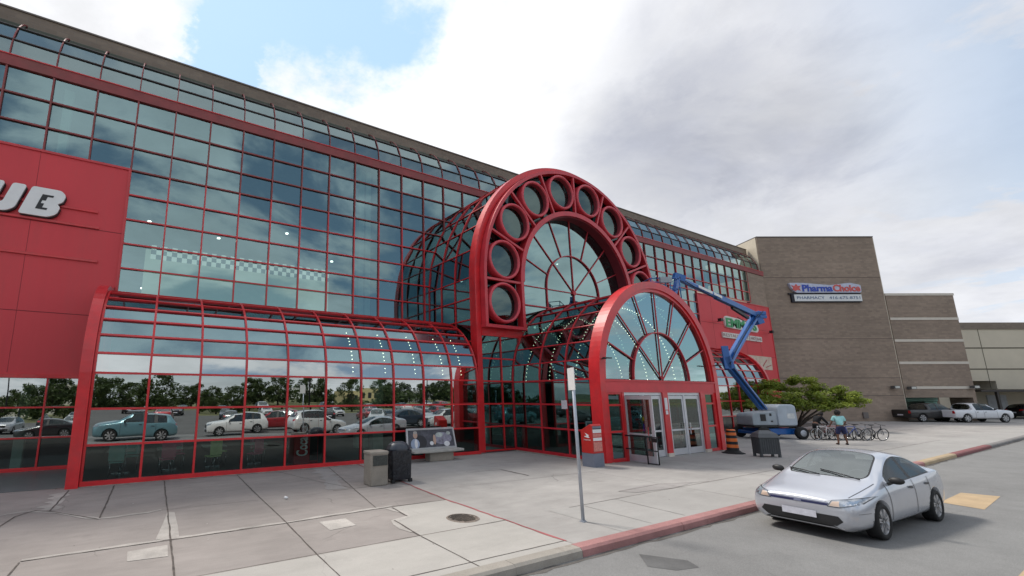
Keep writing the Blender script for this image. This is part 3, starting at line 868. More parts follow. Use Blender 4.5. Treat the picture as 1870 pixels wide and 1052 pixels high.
for pts, w in (([(.66, 15.9), (.63, 13.4), (.58, 9.4), (.55, 7.3)], .028), ([(2.78, 15.9), (2.70, 12.1), (2.67, 9.4), (2.6, 7.3)], .022), ([(2.6, 7.3), (2.59, 5.65)], .018),
               ([(-.62, 15.8), (-.66, 11.75)], .03), ([(-1.66, 15.6), (-1.69, 13.0), (-.67, 11.66)], .035), ([(-1.69, 13), (-2.0, 13.25), (-2.25, 12.8), (-2.35, 11.8)], .03),
               ([(.5, 11.84), (2.6, 11.76)], .012), ([(-1.5, 9.35), (.55, 9.36), (2.57, 9.39), (5.14, 9.52)], .02), ([(5.14, 9.52), (6.64, 9.46)], .02), ([(5.1, 9.42), (5.04, 8.62)], .035),
               ([(4.64, 8.47), (4.56, 7.35)], .04), ([(-40, 7.34), (4.55, 7.345), (6.6, 7.33)], .016), ([(4.56, 7.3), (4.54, 5.62)], .018), ([(-40, 5.84), (4.5, 5.83), (6.6, 5.82)], .018),
               ([(5.96, 15.9), (5.5, 13.4), (4.78, 9.6)], .02), ([(4.1, 15.8), (4.7, 13.4), (5.2, 12.0)], .015), ([(4.6, 11.86), (6.6, 11.9)], .02), ([(-1.6, 5.7), (-1.5, 9.3)], .025),
               ([(9.7, 12.35), (10.95, 12.27)], .018), ([(10.97, 12.27), (10.93, 10.9)], .05), ([(8.63, 7.40), (12.9, 7.44), (18, 7.44), (40, 7.46)], .016), ([(11.2, 7.92), (13.1, 7.97), (14.8, 7.45)], .02),
               ([(7.4, 10.6), (12, 10.4), (18, 10.3)], .010), ([(13.2, 5.7), (13.3, 10.8)], .010), ([(10.2, 5.7), (10.3, 7.4)], .014), ([(17.5, 5.7), (17.8, 10.6)], .012), ([(-2.1, 21), (-2.0, 15.9)], .012),
               ([(-3.1, 18.2), (-2.3, 19.8)], .02), ([(-1.5, 16), (4.5, 15.72), (7.1, 15.75)], .02), ([(24, 5.7), (24.4, 13)], .014), ([(31, 5.7), (31.4, 15)], .016), ([(25, 10.4), (60, 11)], .016),
               ([(9.0, 5.7), (9.05, 7.4)], .012), ([(28, 13.5), (70, 13.9)], .014)):
    strip(jo, pts, w, .0085, 0, .25)
jo.build('pavement_joints', paint('joint_tar', (.10, .085, .075), .95, var=.5, scale=8))['kind'] = 'structure'
st = MB(); rng = random.Random(5)
for i in range(90):   # chewing gum, leaves and pebbles
    x = rng.uniform(-4, 26); y = rng.uniform(5.8, 15.5); r = rng.uniform(.008, .022)
    flat(st, [(x+r*cos(a)*rng.uniform(.6, 1.4), y+r*sin(a)*rng.uniform(.6, 1.4)) for a in [k*1.05 for k in range(6)]], .0095, rng.randrange(2))
st.build('pavement_specks', [paint('speck_dark', (.06, .05, .045), .9), paint('speck_pale', (.5, .48, .44), .9)])['kind'] = 'structure'
# painted lines
pl = MB()
strip(pl, [(7.17, 16.0), (6.87, 12), (6.66, 9.47), (6.64, 7.9), (6.62, 5.8)], .06, .0095, 0, .3)
pl.build('red_line', ground_mat('worn_red', (.36, .12, .12), .3, .1, stain=(.27, .2, .18), stainamt=.8))['kind'] = 'structure'
yl = MB()
flat(yl, [(17.35, 2.78), (19.95, 2.88), (19.8, 3.52), (17.6, 3.5)], RZ+.005); flat(yl, [(2.0, 1.15), (12.3, 1.15), (12.3, 1.66), (2.0, 1.66)], RZ+.005)
yl.build('road_markings', ground_mat('worn_yellow', (.46, .34, .21), .2, .12, stain=(.30, .26, .20), stainamt=.95))['kind'] = 'structure'
tp = MB(); flat(tp, [(7.5, 5.03), (7.9, 4.45), (7.75, 4.2), (7.32, 4.3), (7.08, 4.62)], RZ+.004); strip(tp, [(-20, -1.2), (60, -1.1)], .5, RZ+.0035, 0, .3)
tp.build('oil_stain', ground_mat('oil', (.14, .138, .135), .3, .1))['kind'] = 'structure'
# kerb: real step, painted red, yellow and red again
def kerb(name, x0, x1, m):
    k = MB(); n = max(1, int((x1-x0)/1.5)); w = (x1-x0)/n
    for i in range(n):
        a = x0+w*i+.004; b = x0+w*(i+1)-.004
        j = random.uniform(-.006, .006)
        k.add([(a, 5.38+j, -.3), (b, 5.38+j, -.3), (b, 5.40+j, -.03), (a, 5.40+j, -.03), (a, 5.44+j, .008), (b, 5.44+j, .008), (b, 5.63, .010), (a, 5.63, .010), (a, 5.63, -.3), (b, 5.63, -.3)],
              [(0, 1, 2, 3), (3, 2, 5, 4), (4, 5, 6, 7), (7, 6, 9, 8), (0, 3, 4, 7, 8), (1, 9, 6, 5, 2), (0, 8, 9, 1)])
    k.build(name, m)['kind'] = 'structure'
kerb('kerb', -40, 6.55, ground_mat('kerb_concrete', (.34, .31, .27), .15, .1, stain=(.13, .10, .075), stainamt=.9))
kerb('kerb', 6.55, 26.2, ground_mat('kerb_red', (.37, .19, .18), .22, .14, stain=(.34, .27, .25), stainamt=1.0))
kerb('kerb', 26.2, 31.0, ground_mat('kerb_yellow', (.44, .34, .22), .15, .1, stain=(.3, .2, .12), stainamt=.7))
kerb('kerb', 31.0, 38.0, ground_mat('kerb_red2', (.24, .10, .10), .15, .1, stain=(.2, .16, .14), stainamt=.9))
kerb('kerb', 38.0, 120, ground_mat('kerb_grey', (.22, .21, .20), .15, .1, stain=(.1, .09, .08), stainamt=.6))
gu = MB(); strip(gu, [(-40, 5.33), (120, 5.33)], .1, RZ+.003, 0, .4)
gu.build('gutter_dirt', ground_mat('gutter_grit', (.12, .11, .10), .4, .3))['kind'] = 'structure'

# ------------------------------------------------------------------ brick blocks on the right
def rot_thing(name, label, cat, loc, ang, group=None): return thing(name, label, cat, loc, ang, group)
TA = radians(-29.6)
tower = rot_thing('brick_tower', 'tall brown brick block with the pharmacy sign, tallest part right of the glass mall', 'building', (56.1, 20.5, 0), TA)
b = MB(); b.box(0, 12.6, 0, 14, 0, 19.5); b.build('wall', BRICK, tower)
b = MB(); b.box(-.04, 12.64, -.05, 14.05, 19.5, 19.62); b.build('coping', paint('dark_coping', (.12, .10, .09), .6), tower)
b = MB(); b.box(12.6, 12.72, .05, 13.9, .5, 19.5); b.box(-.06, 0, .1, 13.9, .5, 19.5); b.build('lit_side_skin', paint('lit_side_paint', (.60, .53, .42), .8, var=.06), tower)  # paler skins on the brick sides: sun and sky light put into colour
paint('joint_line', (.13, .10, .085), .9)
for z in (15.0, 8.4, 4.35, 2.55):
    b = MB(); b.box(0.0, 12.6, -.014, 0.01, z-.025, z+.025); b.build('wall_joint', MAT['joint_line'], tower)
b = MB(); b.box(2.0, 2.1, -.1, -.02, .0, 2.5); b.build('downpipe', paint('pipe_brown', (.20, .16, .13), .6), tower)
b = MB(); b.box(8.0, 8.5, -.12, 0, .3, .9); b.build('vent_panel', paint('vent_grey', (.16, .14, .13), .6), tower)
def wall_lamp(x, z, mirror=1):
    m = MB(); m.box(x-.28, x+.28, -.45, -.05, z-.12, z+.14); m.box(x-.05, x+.05, -.06, 0, z, z+.1)
    return m
low = rot_thing('brick_annex', 'lower brown brick block with four pale bands, right of the tall brick tower', 'building',
                (56.1+12.75*cos(TA), 20.5+12.75*sin(TA), 0), TA)
b = MB(); b.box(.02, 7.2, .02, 12, 2.35, 13.0); b.box(6.85, 7.2, .021, 2, 0, 2.35); b.box(-.1, 7.2, 3.2, 12, 0, 2.35); b.build('wall', BRICK, low)
b = MB(); b.box(-.02, 7.25, -.03, 12.05, 13.0, 13.25); b.build('coping', CREAM, low)
for z, xa in ((10.5, .02), (8.2, .02), (5.88, .02), (3.35, .9)):
    b = MB(); b.box(xa, 7.18, -.03, .03, z-.13, z+.13); b.build('pale_band', CREAM, low)
b = MB(); b.box(.1, 6.8, 3.1, 3.18, .3, 2.3); b.build('shop_window', glass('shop_glass', (.3, .5, .45), (.5, .8, .75), .4), low)
b = MB(); b.box(.05, 6.85, 3.05, 3.12, 1.95, 2.33); b.box(2.6, 3.0, 3.04, 3.12, 1.2, 1.9); b.box(5.4, 6.7, 3.04, 3.12, 1.2, 1.9); b.build('shop_sign', paint('mint_sign', (.35, .65, .55), .6), low)
lampm = [paint('lamp_body', (.10, .10, .10), .5), paint('lamp_lens', (.6, .6, .55), .3)]
for i, (root, x, z, lab) in enumerate(((tower, 11.55, 3.4, 'black wall lamp near the right edge of the tall brick tower'), (low, .45, 3.32, 'wall lamp at the left end of the lowest pale band'), (low, 6.85, 3.4, 'wall lamp at the right corner of the banded brick annex'))):
    t = thing('wall_lamp', lab, 'lamp', tuple(root.matrix_basis @ Vector((x, 0, z))) if False else (root.location.x + x*cos(TA), root.location.y + x*sin(TA), z), TA, 'lamps on the brick walls')
    m = MB(); m.box(-.28, .28, -.5, -.12, -.14, .14); m.build('housing', lampm[0], t)
    m = MB(); m.box(-.05, .05, -.12, 0, -.05, .06); m.build('bracket', lampm[0], t)
    m = MB(); m.box(-.22, .22, -.512, -.5, -.1, .1); m.build('lens', lampm[1], t)
# third block
B3 = (82.9-6.5*cos(TA), 11.7-6.5*sin(TA), 0)
blk = rot_thing('parking_block', 'low beige panelled building with dark opening at the far right edge', 'building', B3, TA)
TANL = paint('beige_panel', (.60, .535, .42), .8, var=.06, scale=.5)
b = MB(); b.box(-4, 8.6, 0, 12, 4.2, 10.2); b.box(8.6, 30, 0, 12, 3.25, 10.2); b.box(-4, 3.0, .02, 12, 0, 4.2); b.box(9.8, 30, 3.0, 12, 0, 3.25); b.box(3.0, 9.9, 4.5, 4.7, 0, 4.2); b.build('wall', TANL, blk)
b = MB(); b.box(-4.1, 30.1, -.1, 12.1, 10.2, 11.0); b.build('parapet', BRICKP, blk)
b = MB()
for z in (8.0, 5.55): b.box(-4, 30, -.02, .02, z-.07, z+.07)
for x in (7.9, 16.0): b.box(x-.03, x+.03, -.018, .02, 3.3, 10.2)
b.build('panel_joint', paint('panel_joint_dark', (.12, .11, .08), .9), blk)
b = MB(); b.box(3.0, 9.8, .5, 4.4, 0, .01); b.box(3.0, 9.8, 4.3, 4.5, 0, 4.2); b.build('dark_recess', BLACK, blk)
b = MB(); b.box(3.3, 30, -2.6, -.05, 2.95, 3.15)
for x in (5.2, 8.6, 14): b.box(x-.12, x+.12, -2.5, -2.3, 0, 2.95)
b.build('canopy', paint('canopy_dark', (.035, .03, .028), .6), blk)
b = MB(); b.box(11.0, 13.3, 2.9, 3.02, .8, 2.6); b.build('window', paint('pale_shutter', (.55, .57, .6), .6), blk)
# conduit bracket lamps on the right red panel
def sec_lamp(x, z, lab):
    t = thing('security_lamp', lab, 'lamp', (x, WY-.06, z), 0, 'small lamps on the red panel')
    m = MB(); m.tube([(0, 0, 0), (0, -.5, 0), (-.6, -.55, .02)], .035, 6); m.build('arm', BLACK, t)
    m = MB(); m.box(-.85, -.5, -.7, -.42, -.12, .14); m.build('head', BLACK, t)
sec_lamp(45.0, 9.3, 'small dark lamp on a bracket left of the green sign'); sec_lamp(54.9, 8.9, 'small dark lamp on a bracket right of the white lettering')

# ------------------------------------------------------------------ signs
def text_mesh(s, size, depth, bold=0.0, spacing=1.0, shear=0.0, res=3):
    c = bpy.data.curves.new('txt', 'FONT'); c.body = s; c.size = size; c.extrude = depth; c.offset = bold
    c.space_character = spacing; c.shear = shear; c.resolution_u = res
    o = bpy.data.objects.new('txt', c); COL.objects.link(o)
    bpy.context.view_layer.update()
    me = evaluated_mesh(o)
    bpy.data.objects.remove(o)
    return me
def add_text(name, s, size, m, parent, loc, rot=(pi/2, 0, 0), depth=.02, bold=0., spacing=1., width=None, shear=0., sx=None):
    me = text_mesh(s, size, depth, bold, spacing, shear)
    xs = [v.co.x for v in me.vertices]
    if width:
        k = width/(max(xs)-min(xs)); x0 = min(xs)
        for v in me.vertices: v.co.x = (v.co.x-x0)*k
    me.materials.clear(); me.materials.append(m)
    for p in me.polygons: p.material_index = 0
    o = bpy.data.objects.new(name, me); COL.objects.link(o)
    o.parent = parent; o.location = loc; o.rotation_euler = rot
    return o
# UB lettering (the rest of the word is outside the photograph)
ub = thing('shop_sign', 'big white slanted sign letters ending in UB on the left red panel', 'sign', (-5.9, WY-.2, 9.2))
def rounded(poly, r=.12, n=4):
    out = []
    N = len(poly)
    for i in range(N):
        p0, p, p1 = Vector(poly[i-1]), Vector(poly[i]), Vector(poly[(i+1) % N])
        a = (p0-p); b_ = (p1-p); rr = min(r, a.length*.45, b_.length*.45)
        A = p+a.normalized()*rr; B = p+b_.normalized()*rr
        for k in range(n+1):
            t = k/n; q = A*(1-t)**2 + p*2*t*(1-t) + B*t*t; out.append((q.x, q.y))
    return out
SH = .28
def shr(poly): return [(x+SH*z, z) for x, z in poly]
def letter(poly_outer, holes, name):
    m = MB(); H = 1.12
    m.prism(shr(poly_outer), -.07, .0)
    o = m.build(name, WHITE, ub)
    r = MB(); r.prism(shr([(x+.03, z-.035) for x, z in poly_outer]), .0, .12); sub(r, 'return', BLACK, o)
    for h in holes:
        q = MB(); q.prism(shr(h), -.078, -.071); sub(q, 'counter', BLACK, o)
    return o
letter(rounded([(0, 1.12), (.40, 1.12), (.40, .32), (.62, .32), (.62, 1.12), (1.02, 1.12), (1.02, .18), (.82, 0), (.2, 0), (0, .18)], .1), [], 'letter')
letter(rounded([(1.18, 1.12), (2.05, 1.12), (2.26, .95), (2.26, .66), (2.12, .56), (2.26, .46), (2.26, .16), (2.05, 0), (1.18, 0)], .1),
       [[(1.58, .86), (1.92, .86), (1.92, .78), (1.76, .78), (1.76, .62), (1.66, .62), (1.66, .5), (1.76, .5), (1.76, .34), (1.92, .34), (1.92, .26), (1.58, .26)]], 'letter')
# green sign and white lettering
gs = thing('restaurant_sign', "green EMMA'S letters above small white RESTAURANT AND BAR boxes on the red panel", 'sign', (45.4, WY-.12, 7.9))
GREEN = paint('sign_green', (.05, .33, .12), .5); SW = paint('sign_white', (.70, .68, .64), .5, var=.05)
bx = MB(); bx.prism(rounded([(.75, .95), (6.9, .85), (7.3, 1.15), (6.9, 1.75), (3.6, 1.95), (.95, 2.05), (.65, 1.7)], .25), -.06, .06); bx.build('backing', SW, gs)
add_text('lettering', "EMMA'S", 1.15, GREEN, gs, (.85, -.1, 1.03), bold=.035, width=5.9)
for (xa, w, s) in ((0, 4.9, 'RESTAURANT'), (5.1, 1.15, 'AND'), (6.4, 1.2, 'BAR')):
    q = MB(); q.box(xa, xa+w, -.07, .05, -.05, .45); lb = q.build('letter_box', SW, gs)
    add_text('lettering', s, .42, paint('sign_grey_red', (.35, .18, .17), .6) if 'sign_grey_red' not in MAT else MAT['sign_grey_red'], gs, (xa+.08, -.085, .06), depth=.004, width=w-.16)
ban = thing('wall_banner', 'faded pale banner with pinkish pattern beside the right glass canopy', 'banner', (48.2, WY-.1, 5.1))
q = MB(); q.add([(0, 0, 1.35), (6.5, 0, 1.3), (6.4, 0, 0), (4.3, 0, 0), (3.0, 0, .55), (1.4, 0, 1.05)], [(0, 1, 2, 3, 4, 5)]); q.build('cloth', paint('banner_cloth', (.62, .52, .42), .8, var=.1, scale=2, dirt=((.55, .25, .2), 1.1, .9)), ban)
q = MB(); q.bar((4.4, -.01, .35), (5.4, -.01, 1.0), .12, .02, up=(0, 1, 0)); q.bar((5.0, -.012, .25), (6.2, -.012, .5), .08, .02, up=(0, 1, 0)); q.build('print', paint('banner_print', (.45, .12, .12), .8), ban)
# pharmacy sign
ps = thing('pharmacy_sign', 'blue and red pharmacy lettering over a white phone number box on the brick tower', 'sign',
           (56.1+2.95*cos(TA), 20.5+2.95*sin(TA), 12.5), TA)
q = MB(); q.box(-.35, 7.1, -.3, 0, .9, 2.0); q.build('cabinet', paint('cabinet_dark', (.02, .02, .035), .5), ps) if False else None
PB = paint('sign_blue', (.03, .07, .42), .5); PR = paint('sign_red', (.62, .10, .09), .5); PWH = paint('sign_panel', (.72, .74, .74), .5, var=.03)
q = MB(); q.prism(rounded([(-.25, 1.25), (.15, .78), (7.05, .78), (7.1, 1.6), (6.0, 1.85), (3.9, 1.6), (.9, 1.85), (-.45, 1.85)], .15), -.28, -.02)
q.build('letter_backing', [paint('lilac_backing', (.50, .53, .66), .5)], ps)
add_text('lettering', 'Pharma', 1.0, PB, ps, (.85, -.3, .93), bold=.03, width=3.2)
add_text('lettering', 'Choice', 1.0, PR, ps, (4.1, -.3, .93), bold=.03, width=2.85)
q = MB(); q.prism([(-.2, 1.15), (.1, .95), (.35, 1.1), (.65, .98), (.55, 1.3), (.75, 1.55), (.4, 1.5), (.25, 1.75), (.05, 1.5), (-.3, 1.6), (-.1, 1.35)], -.31, -.29); q.build('emblem', PR, ps)
q = MB(); q.box(-.05, 7.05, -.22, -.02, -.12, .60); q.build('number_box', PWH, ps)
q = MB(); q.box(-.3, 7.0, -.18, -.01, -.24, -.13); q.box(-.32, -.06, -.19, 0, -.2, .62); q.box(-.55, 7.0, -.2, -.01, .62, .77); q.build('shadow_frame', paint('frame_dark', (.01, .01, .02), .6), ps)
add_text('lettering', 'PHARMACY', .42, paint('sign_number', (.10, .16, .30), .6), ps, (.2, -.235, .1), depth=.004, width=2.9)
add_text('lettering', '416-675-8751', .42, MAT['sign_number'], ps, (3.6, -.235, .1), depth=.004, width=3.25)

# notices taped to the glass
def notice(name, lab, a, b_, z0, z1, m):
    t = thing(name, lab, 'notice', a)
    q = MB(); q.bar((0, 0, (z1-z0)/2), tuple(Vector(b_)-Vector(a)+Vector((0, 0, (z1-z0)/2))), .004, z1-z0); q.build('sheet', m, t)
    return t
PAP = paint('paper_notice', (.66, .64, .68), .7, var=.15, scale=12)
notice('paper_notice', 'small white paper notice taped to the vestibule mullion', (VX-4.19, 13.35, 2.0), (VX-4.19, 13.05, 2.0), 2.0, 2.36, PAP)
notice('window_poster', 'pale greenish poster inside the vestibule side glass', (VX-4.08, 15.2, 1.35), (VX-4.08, 14.65, 1.35), 1.35, 1.85, paint('poster_pale', (.55, .68, .66), .7, var=.1))
notice('door_poster', 'small white notice inside the right side light', (23.15, Yn := 11.34, 1.45), (23.38, 11.34, 1.45), 1.45, 1.75, MAT['paper_white'])

# string lights
def strand(lab, pts, grp, step=.16):
    m = MB(); acc = 0
    w = MB()
    for p, q_ in zip(pts[:-1], pts[1:]):
        p = Vector(p); q_ = Vector(q_); L = (q_-p).length; d = (q_-p).normalized()
        s = step-acc
        while s < L:
            m.sphere(p+d*s, .026, 6); s += step
        acc = (L-(s-step))
        w.bar(p, q_, .008, .008)
    t = thing('string_light', lab, 'string light', tuple(pts[0]), 0, grp)
    o = m.build('bulbs', BULB, None); o.location = -t.location; o.parent = t
    o2 = w.build('cable', BLACK, None); o2.location = -t.location; o2.parent = t
ordn = ['first', 'second', 'third', 'fourth', 'fifth']
for i in range(5):
    x = -1.45+1.455*(6+i)-.22 if i < 4 else 12.45
    pts = [(x, FY+.35, 3.35)] + [(x, FY+3.05-2.75*cos(radians(a)), 3.25+2.75*sin(radians(a))) for a in range(6, 47, 8)]
    strand('string of warm bulbs under the left glass canopy, %s from the left' % ordn[i], pts, 'string lights under the left canopy', .17)
for i, y in enumerate((12.85, 14.3, 15.75)):
    pts = [(VX+3.8*cos(radians(a)), y, VZ-.4+3.9*sin(radians(a))) for a in range(176, 3, -6)]
    strand('arched string of warm bulbs in the vestibule, %s' % ('nearest the doors', 'the middle one of three', 'farthest from the doors')[i], pts, 'string lights in the vestibule', .19)
# ------------------------------------------------------------------ street furniture
# sign post
t = thing('sign_post', 'thin grey steel pole with a small white sign seen edge on, near the kerb', 'sign post', (7.93, 6.47, 0))
m = MB(); m.tube([(0, 0, 0), (-.01, 0, 1.5), (-.015, 0, 3.12)], .034, 12); m.build('pole', STEEL, t)
m = MB(); m.cyl((0, 0, 0), .055, .03, 12); m.box(-.06, .06, -.05, .05, 0, .012); m.build('foot', STEEL, t)
m = MB(); m.bar((-.165, -.17, 2.88), (.045, .17, 2.88), .012, .47); o = m.build('sign_plate', WHITE, t)
m = MB(); m.box(-.03, .03, -.03, .03, 2.72, 2.75); m.box(-.03, .03, -.03, .03, 3.0, 3.03); m.build('clamp', STEEL, t)

# mailbox
t = thing('mail_box', 'red and grey street mail box with white arrow logo beside the vestibule', 'mail box', (14.15, 10.9, 0))
RM = paint('mail_red', (.50, .022, .018), .4, var=.08); GM = paint('mail_grey', (.16, .18, .23), .5, var=.1)
m = MB(); m.add([(0, 0, .48), (.57, 0, .48), (.57, .48, .48), (0, .48, .48), (0, 0, 1.46), (.57, 0, 1.46), (.57, .48, 1.28), (0, .48, 1.28), (0, .06, 1.52), (.57, .06, 1.52)],
               [(0, 3, 2, 1), (0, 1, 5, 4), (1, 2, 6, 9, 5), (2, 3, 7, 6), (3, 0, 4, 8, 7), (4, 5, 9, 8), (8, 9, 6, 7)])
o = m.build('box', RM, t); bevel(o, .012)
m = MB(); m.box(-.006, .576, -.006, .486, 0, .478); m.build('base', GM, t)
m = MB(); m.box(.05, .52, -.012, -.001, 1.20, 1.33, 0); m.box(.05, .52, -.012, -.001, .92, 1.03, 0); m.box(.05, .52, -.010, -.001, 1.06, 1.17, 1); m.box(.05, .52, -.010, -.001, .55, .88, 1); m.box(.05, .52, -.011, -.001, 1.36, 1.44, 2)
m.build('label_panel', [paint('label_white', (.72, .72, .72), .5, var=.08, scale=20), paint('label_pink', (.55, .20, .17), .5, var=.25, scale=14), GM], t)
m = MB(); m.box(.08, .49, -.016, -.002, 1.33, 1.36); m.build('slot', BLACK, t)
m = MB()
m.prism([(.30, 1.20), (.12, 1.12), (.16, 1.09), (.10, 1.04), (.16, 1.02), (.34, 1.06), (.22, 1.11)], -.006, -.002, 'yz')
m.lathe([(.145, -.004), (.155, -.004)], 28, (0, .22, 1.11), 0, 'x', False) if False else None
m.build('arrow_logo', WHITE, t)
add_text('lettering', 'CANADA POST', .06, WHITE, t, (-.006, .36, .93), rot=(pi/2, 0, -pi/2), depth=.002, width=.30)

# concrete litter post and black litter bin
t = thing('concrete_litter_bin', 'square weathered concrete litter post with dark opening, left of the black bin', 'litter bin', (5.73, 11.85, 0))
CONC = ground_mat('weathered_concrete', (.30, .27, .23), .25, .15, stain=(.10, .08, .06), stainamt=.8)
m = MB(); m.box(0, .56, 0, .5, 0, .93); m.box(-.015, .575, -.015, .515, .86, .955); bevel(m.build('body', CONC, t), .025)
m = MB(); m.box(.07, .53, -.024, 0, .56, .84); m.build('opening', paint('dark_grille', (.05, .055, .05), .8, var=.5, scale=30), t)
t = thing('black_litter_bin', 'black ornate plastic litter bin with domed top beside the concrete post', 'litter bin', (6.82, 12.2, 0))
m = MB()
m.lathe([(.30, .07), (.345, .12), (.365, .90), (.375, .93)], 4, (0, 0, 0), 0, 'z', False)
for v in range(len(m.v)):
    x, y, z = m.v[v]; a = pi/4; m.v[v] = ((x*cos(a)-y*sin(a))*1.32, (x*sin(a)+y*cos(a))*1.0, z)
bevel(m.build('body', paint('black_plastic', (.018, .02, .026), .4, var=.5, scale=9, bump=.6, bscale=22), t), .03)
m = MB()
prof = [(.375, .90), (.40, .93), (.385, .99), (.30, 1.10), (.17, 1.165), (.001, 1.175)]
m.lathe(prof, 8, (0, 0, 0), 0, 'z', True)
for v in range(len(m.v)):
    x, y, z = m.v[v]; a = pi/8; m.v[v] = ((x*cos(a)-y*sin(a))*.97, (x*sin(a)+y*cos(a))*.78, z)
m.build('dome', paint('dome_plastic', (.035, .042, .055), .35, var=.15), t)
m = MB(); m.add([(-.375, -.1, .95), (-.375, .12, .95), (-.29, .1, 1.08), (-.29, -.08, 1.08)], [(0, 1, 2, 3)]); m.build('flap', BLACK, t)
m = MB()
rng = random.Random(3)
for i in range(90):   # cast scrollwork on the faces
    u = rng.uniform(-.30, .30); z = rng.uniform(.16, .88); r = rng.uniform(.018, .04)
    for side in (0, 1):
        pts = []
        for k in range(9):
            a = k*.85; rr = r*(1-k*.07)
            if side == 0: pts.append((u+rr*cos(a), -.265-.012*(z/.9), z+rr*sin(a)))
            else: pts.append((-.352-.012*(z/.9), u*.75+rr*cos(a), z+rr*sin(a)))
        m.tube(pts, .0045, 4, caps=False)
m.build('scrollwork', paint('scroll_plastic', (.06, .065, .075), .35), t)
m = MB()
for sx in (-1, 1):
    for sy in (-1, 1): m.box(sx*.30-.05, sx*.30+.05, sy*.2-.05, sy*.2+.05, 0, .1)
m.build('foot', BLACK, t)

# bench with advertising back
t = thing('advert_bench', 'concrete street bench with a framed photographic advert as its back, against the canopy', 'bench', (10.3, 15.3, 0))
m = MB(); m.box(-.40, .75, -.18, .20, 0, .33); bevel(m.build('pedestal', CONC, t), .02)
m = MB(); m.prism(rounded([(-1.22, -.36), (1.18, -.36), (1.14, .2), (-1.18, .2)], .08), .36, .45, 'xy'); m.prism([(-.6, -.2), (.95, -.2), (.95, .18), (-.6, .18)], .32, .37, 'xy'); bevel(m.build('seat', paint('seat_concrete', (.40, .39, .36), .8, var=.15, scale=4), t), .012)
m = MB()
def PBk(u, v): return (u*(1.0+.04*(1-v)), .10+.16*v, .45+.78*v)
m.bar(PBk(-1.22, 0), PBk(-1.22, 1), .06, .07, up=(0, 1, 0)); m.bar(PBk(1.02, 0), PBk(1.02, 1), .06, .07, up=(0, 1, 0)); m.bar(PBk(-1.24, 1), PBk(1.04, 1), .06, .06, up=(0, 1, .2)); m.bar(PBk(-1.2, .04), PBk(1.0, .04), .06, .05, up=(0, 1, .2))
m.build('back_frame', paint('bench_frame', (.50, .50, .50), .5), t)
ad = MB(); ad.add([(x, y+.0, z) for x, y, z in (PBk(-1.19, .05), PBk(.99, .05), PBk(.99, .97), PBk(-1.19, .97))], [(0, 1, 2, 3)])
ado = ad.build('advert_panel', paint('advert_dark', (.055, .055, .07), .35, var=.8, scale=2.2, dirt=((.20, .20, .24), 1.6, .7)), t)
ap = MB()
def blob(u, v, ru, rv, mi, k=0):
    pts = []
    for i in range(20):
        a = 2*pi*i/20; p = PBk(u+ru*cos(a), v+rv*sin(a)); pts.append((p[0], p[1]-.004-.0015*k, p[2]))
    ap.add(pts, [tuple(range(20))], mi)
blob(-.62, .36, .30, .34, 3, 0); blob(-.86, .28, .20, .26, 1, 1); blob(-.82, .30, .07, .22, 2, 2); blob(-.84, .72, .10, .17, 0, 3); blob(-.84, .84, .09, .07, 4, 4)
blob(.45, .5, .45, .30, 5, 1); blob(.30, .68, .18, .12, 6, 2); blob(.05, .45, .07, .25, 0, 2); blob(-.1, .28, .09, .1, 2, 3); blob(.62, .22, .14, .13, 2, 3); blob(.75, .75, .1, .09, 6, 3)
ap.build('advert_print', [paint('print_skin', (.50, .33, .25), .5), paint('print_blue', (.30, .36, .48), .5), paint('print_white', (.70, .70, .72), .5), paint('print_dark', (.02, .02, .025), .5), paint('print_grey_hair', (.42, .38, .35), .5), paint('print_mid', (.24, .23, .29), .5, var=.5, scale=6), paint('print_light', (.40, .44, .42), .5, var=.4, scale=6)], t)

# striped traffic barrel
t = thing('traffic_barrel', 'orange and black striped traffic barrel on a black rubber base by the doors', 'traffic barrel', (23.05, 10.45, 0))
OR = paint('barrel_orange', (.75, .17, .03), .45, var=.08); m = MB()
seg = [(.235, .12), (.23, .24), (.225, .25), (.222, .38), (.217, .39), (.215, .51), (.21, .52), (.208, .65), (.203, .66), (.20, .78), (.196, .79), (.194, .90), (.19, .91), (.185, 1.0)]
for i in range(len(seg)-1):
    m.lathe([seg[i], seg[i+1]], 24, (0, 0, 0), 0 if (i//2) % 2 == 1 else 1, 'z', True)
m.lathe([(.185, 1.0), (.16, 1.04), (.001, 1.05)], 24, (0, 0, 0), 0)
m.build('barrel', [OR, paint('barrel_black', (.015, .015, .015), .6)], t)
m = MB(); m.lathe([(.44, 0), (.44, .03), (.33, .06), (.26, .13), (.001, .13)], 10, (0, 0, 0)); m.build('base', RUBBER, t)
m = MB(); m.tube([(-.08, 0, 1.04), (-.07, 0, 1.13), (.07, 0, 1.13), (.08, 0, 1.04)], .015, 6); m.build('handle', BLACK, t)

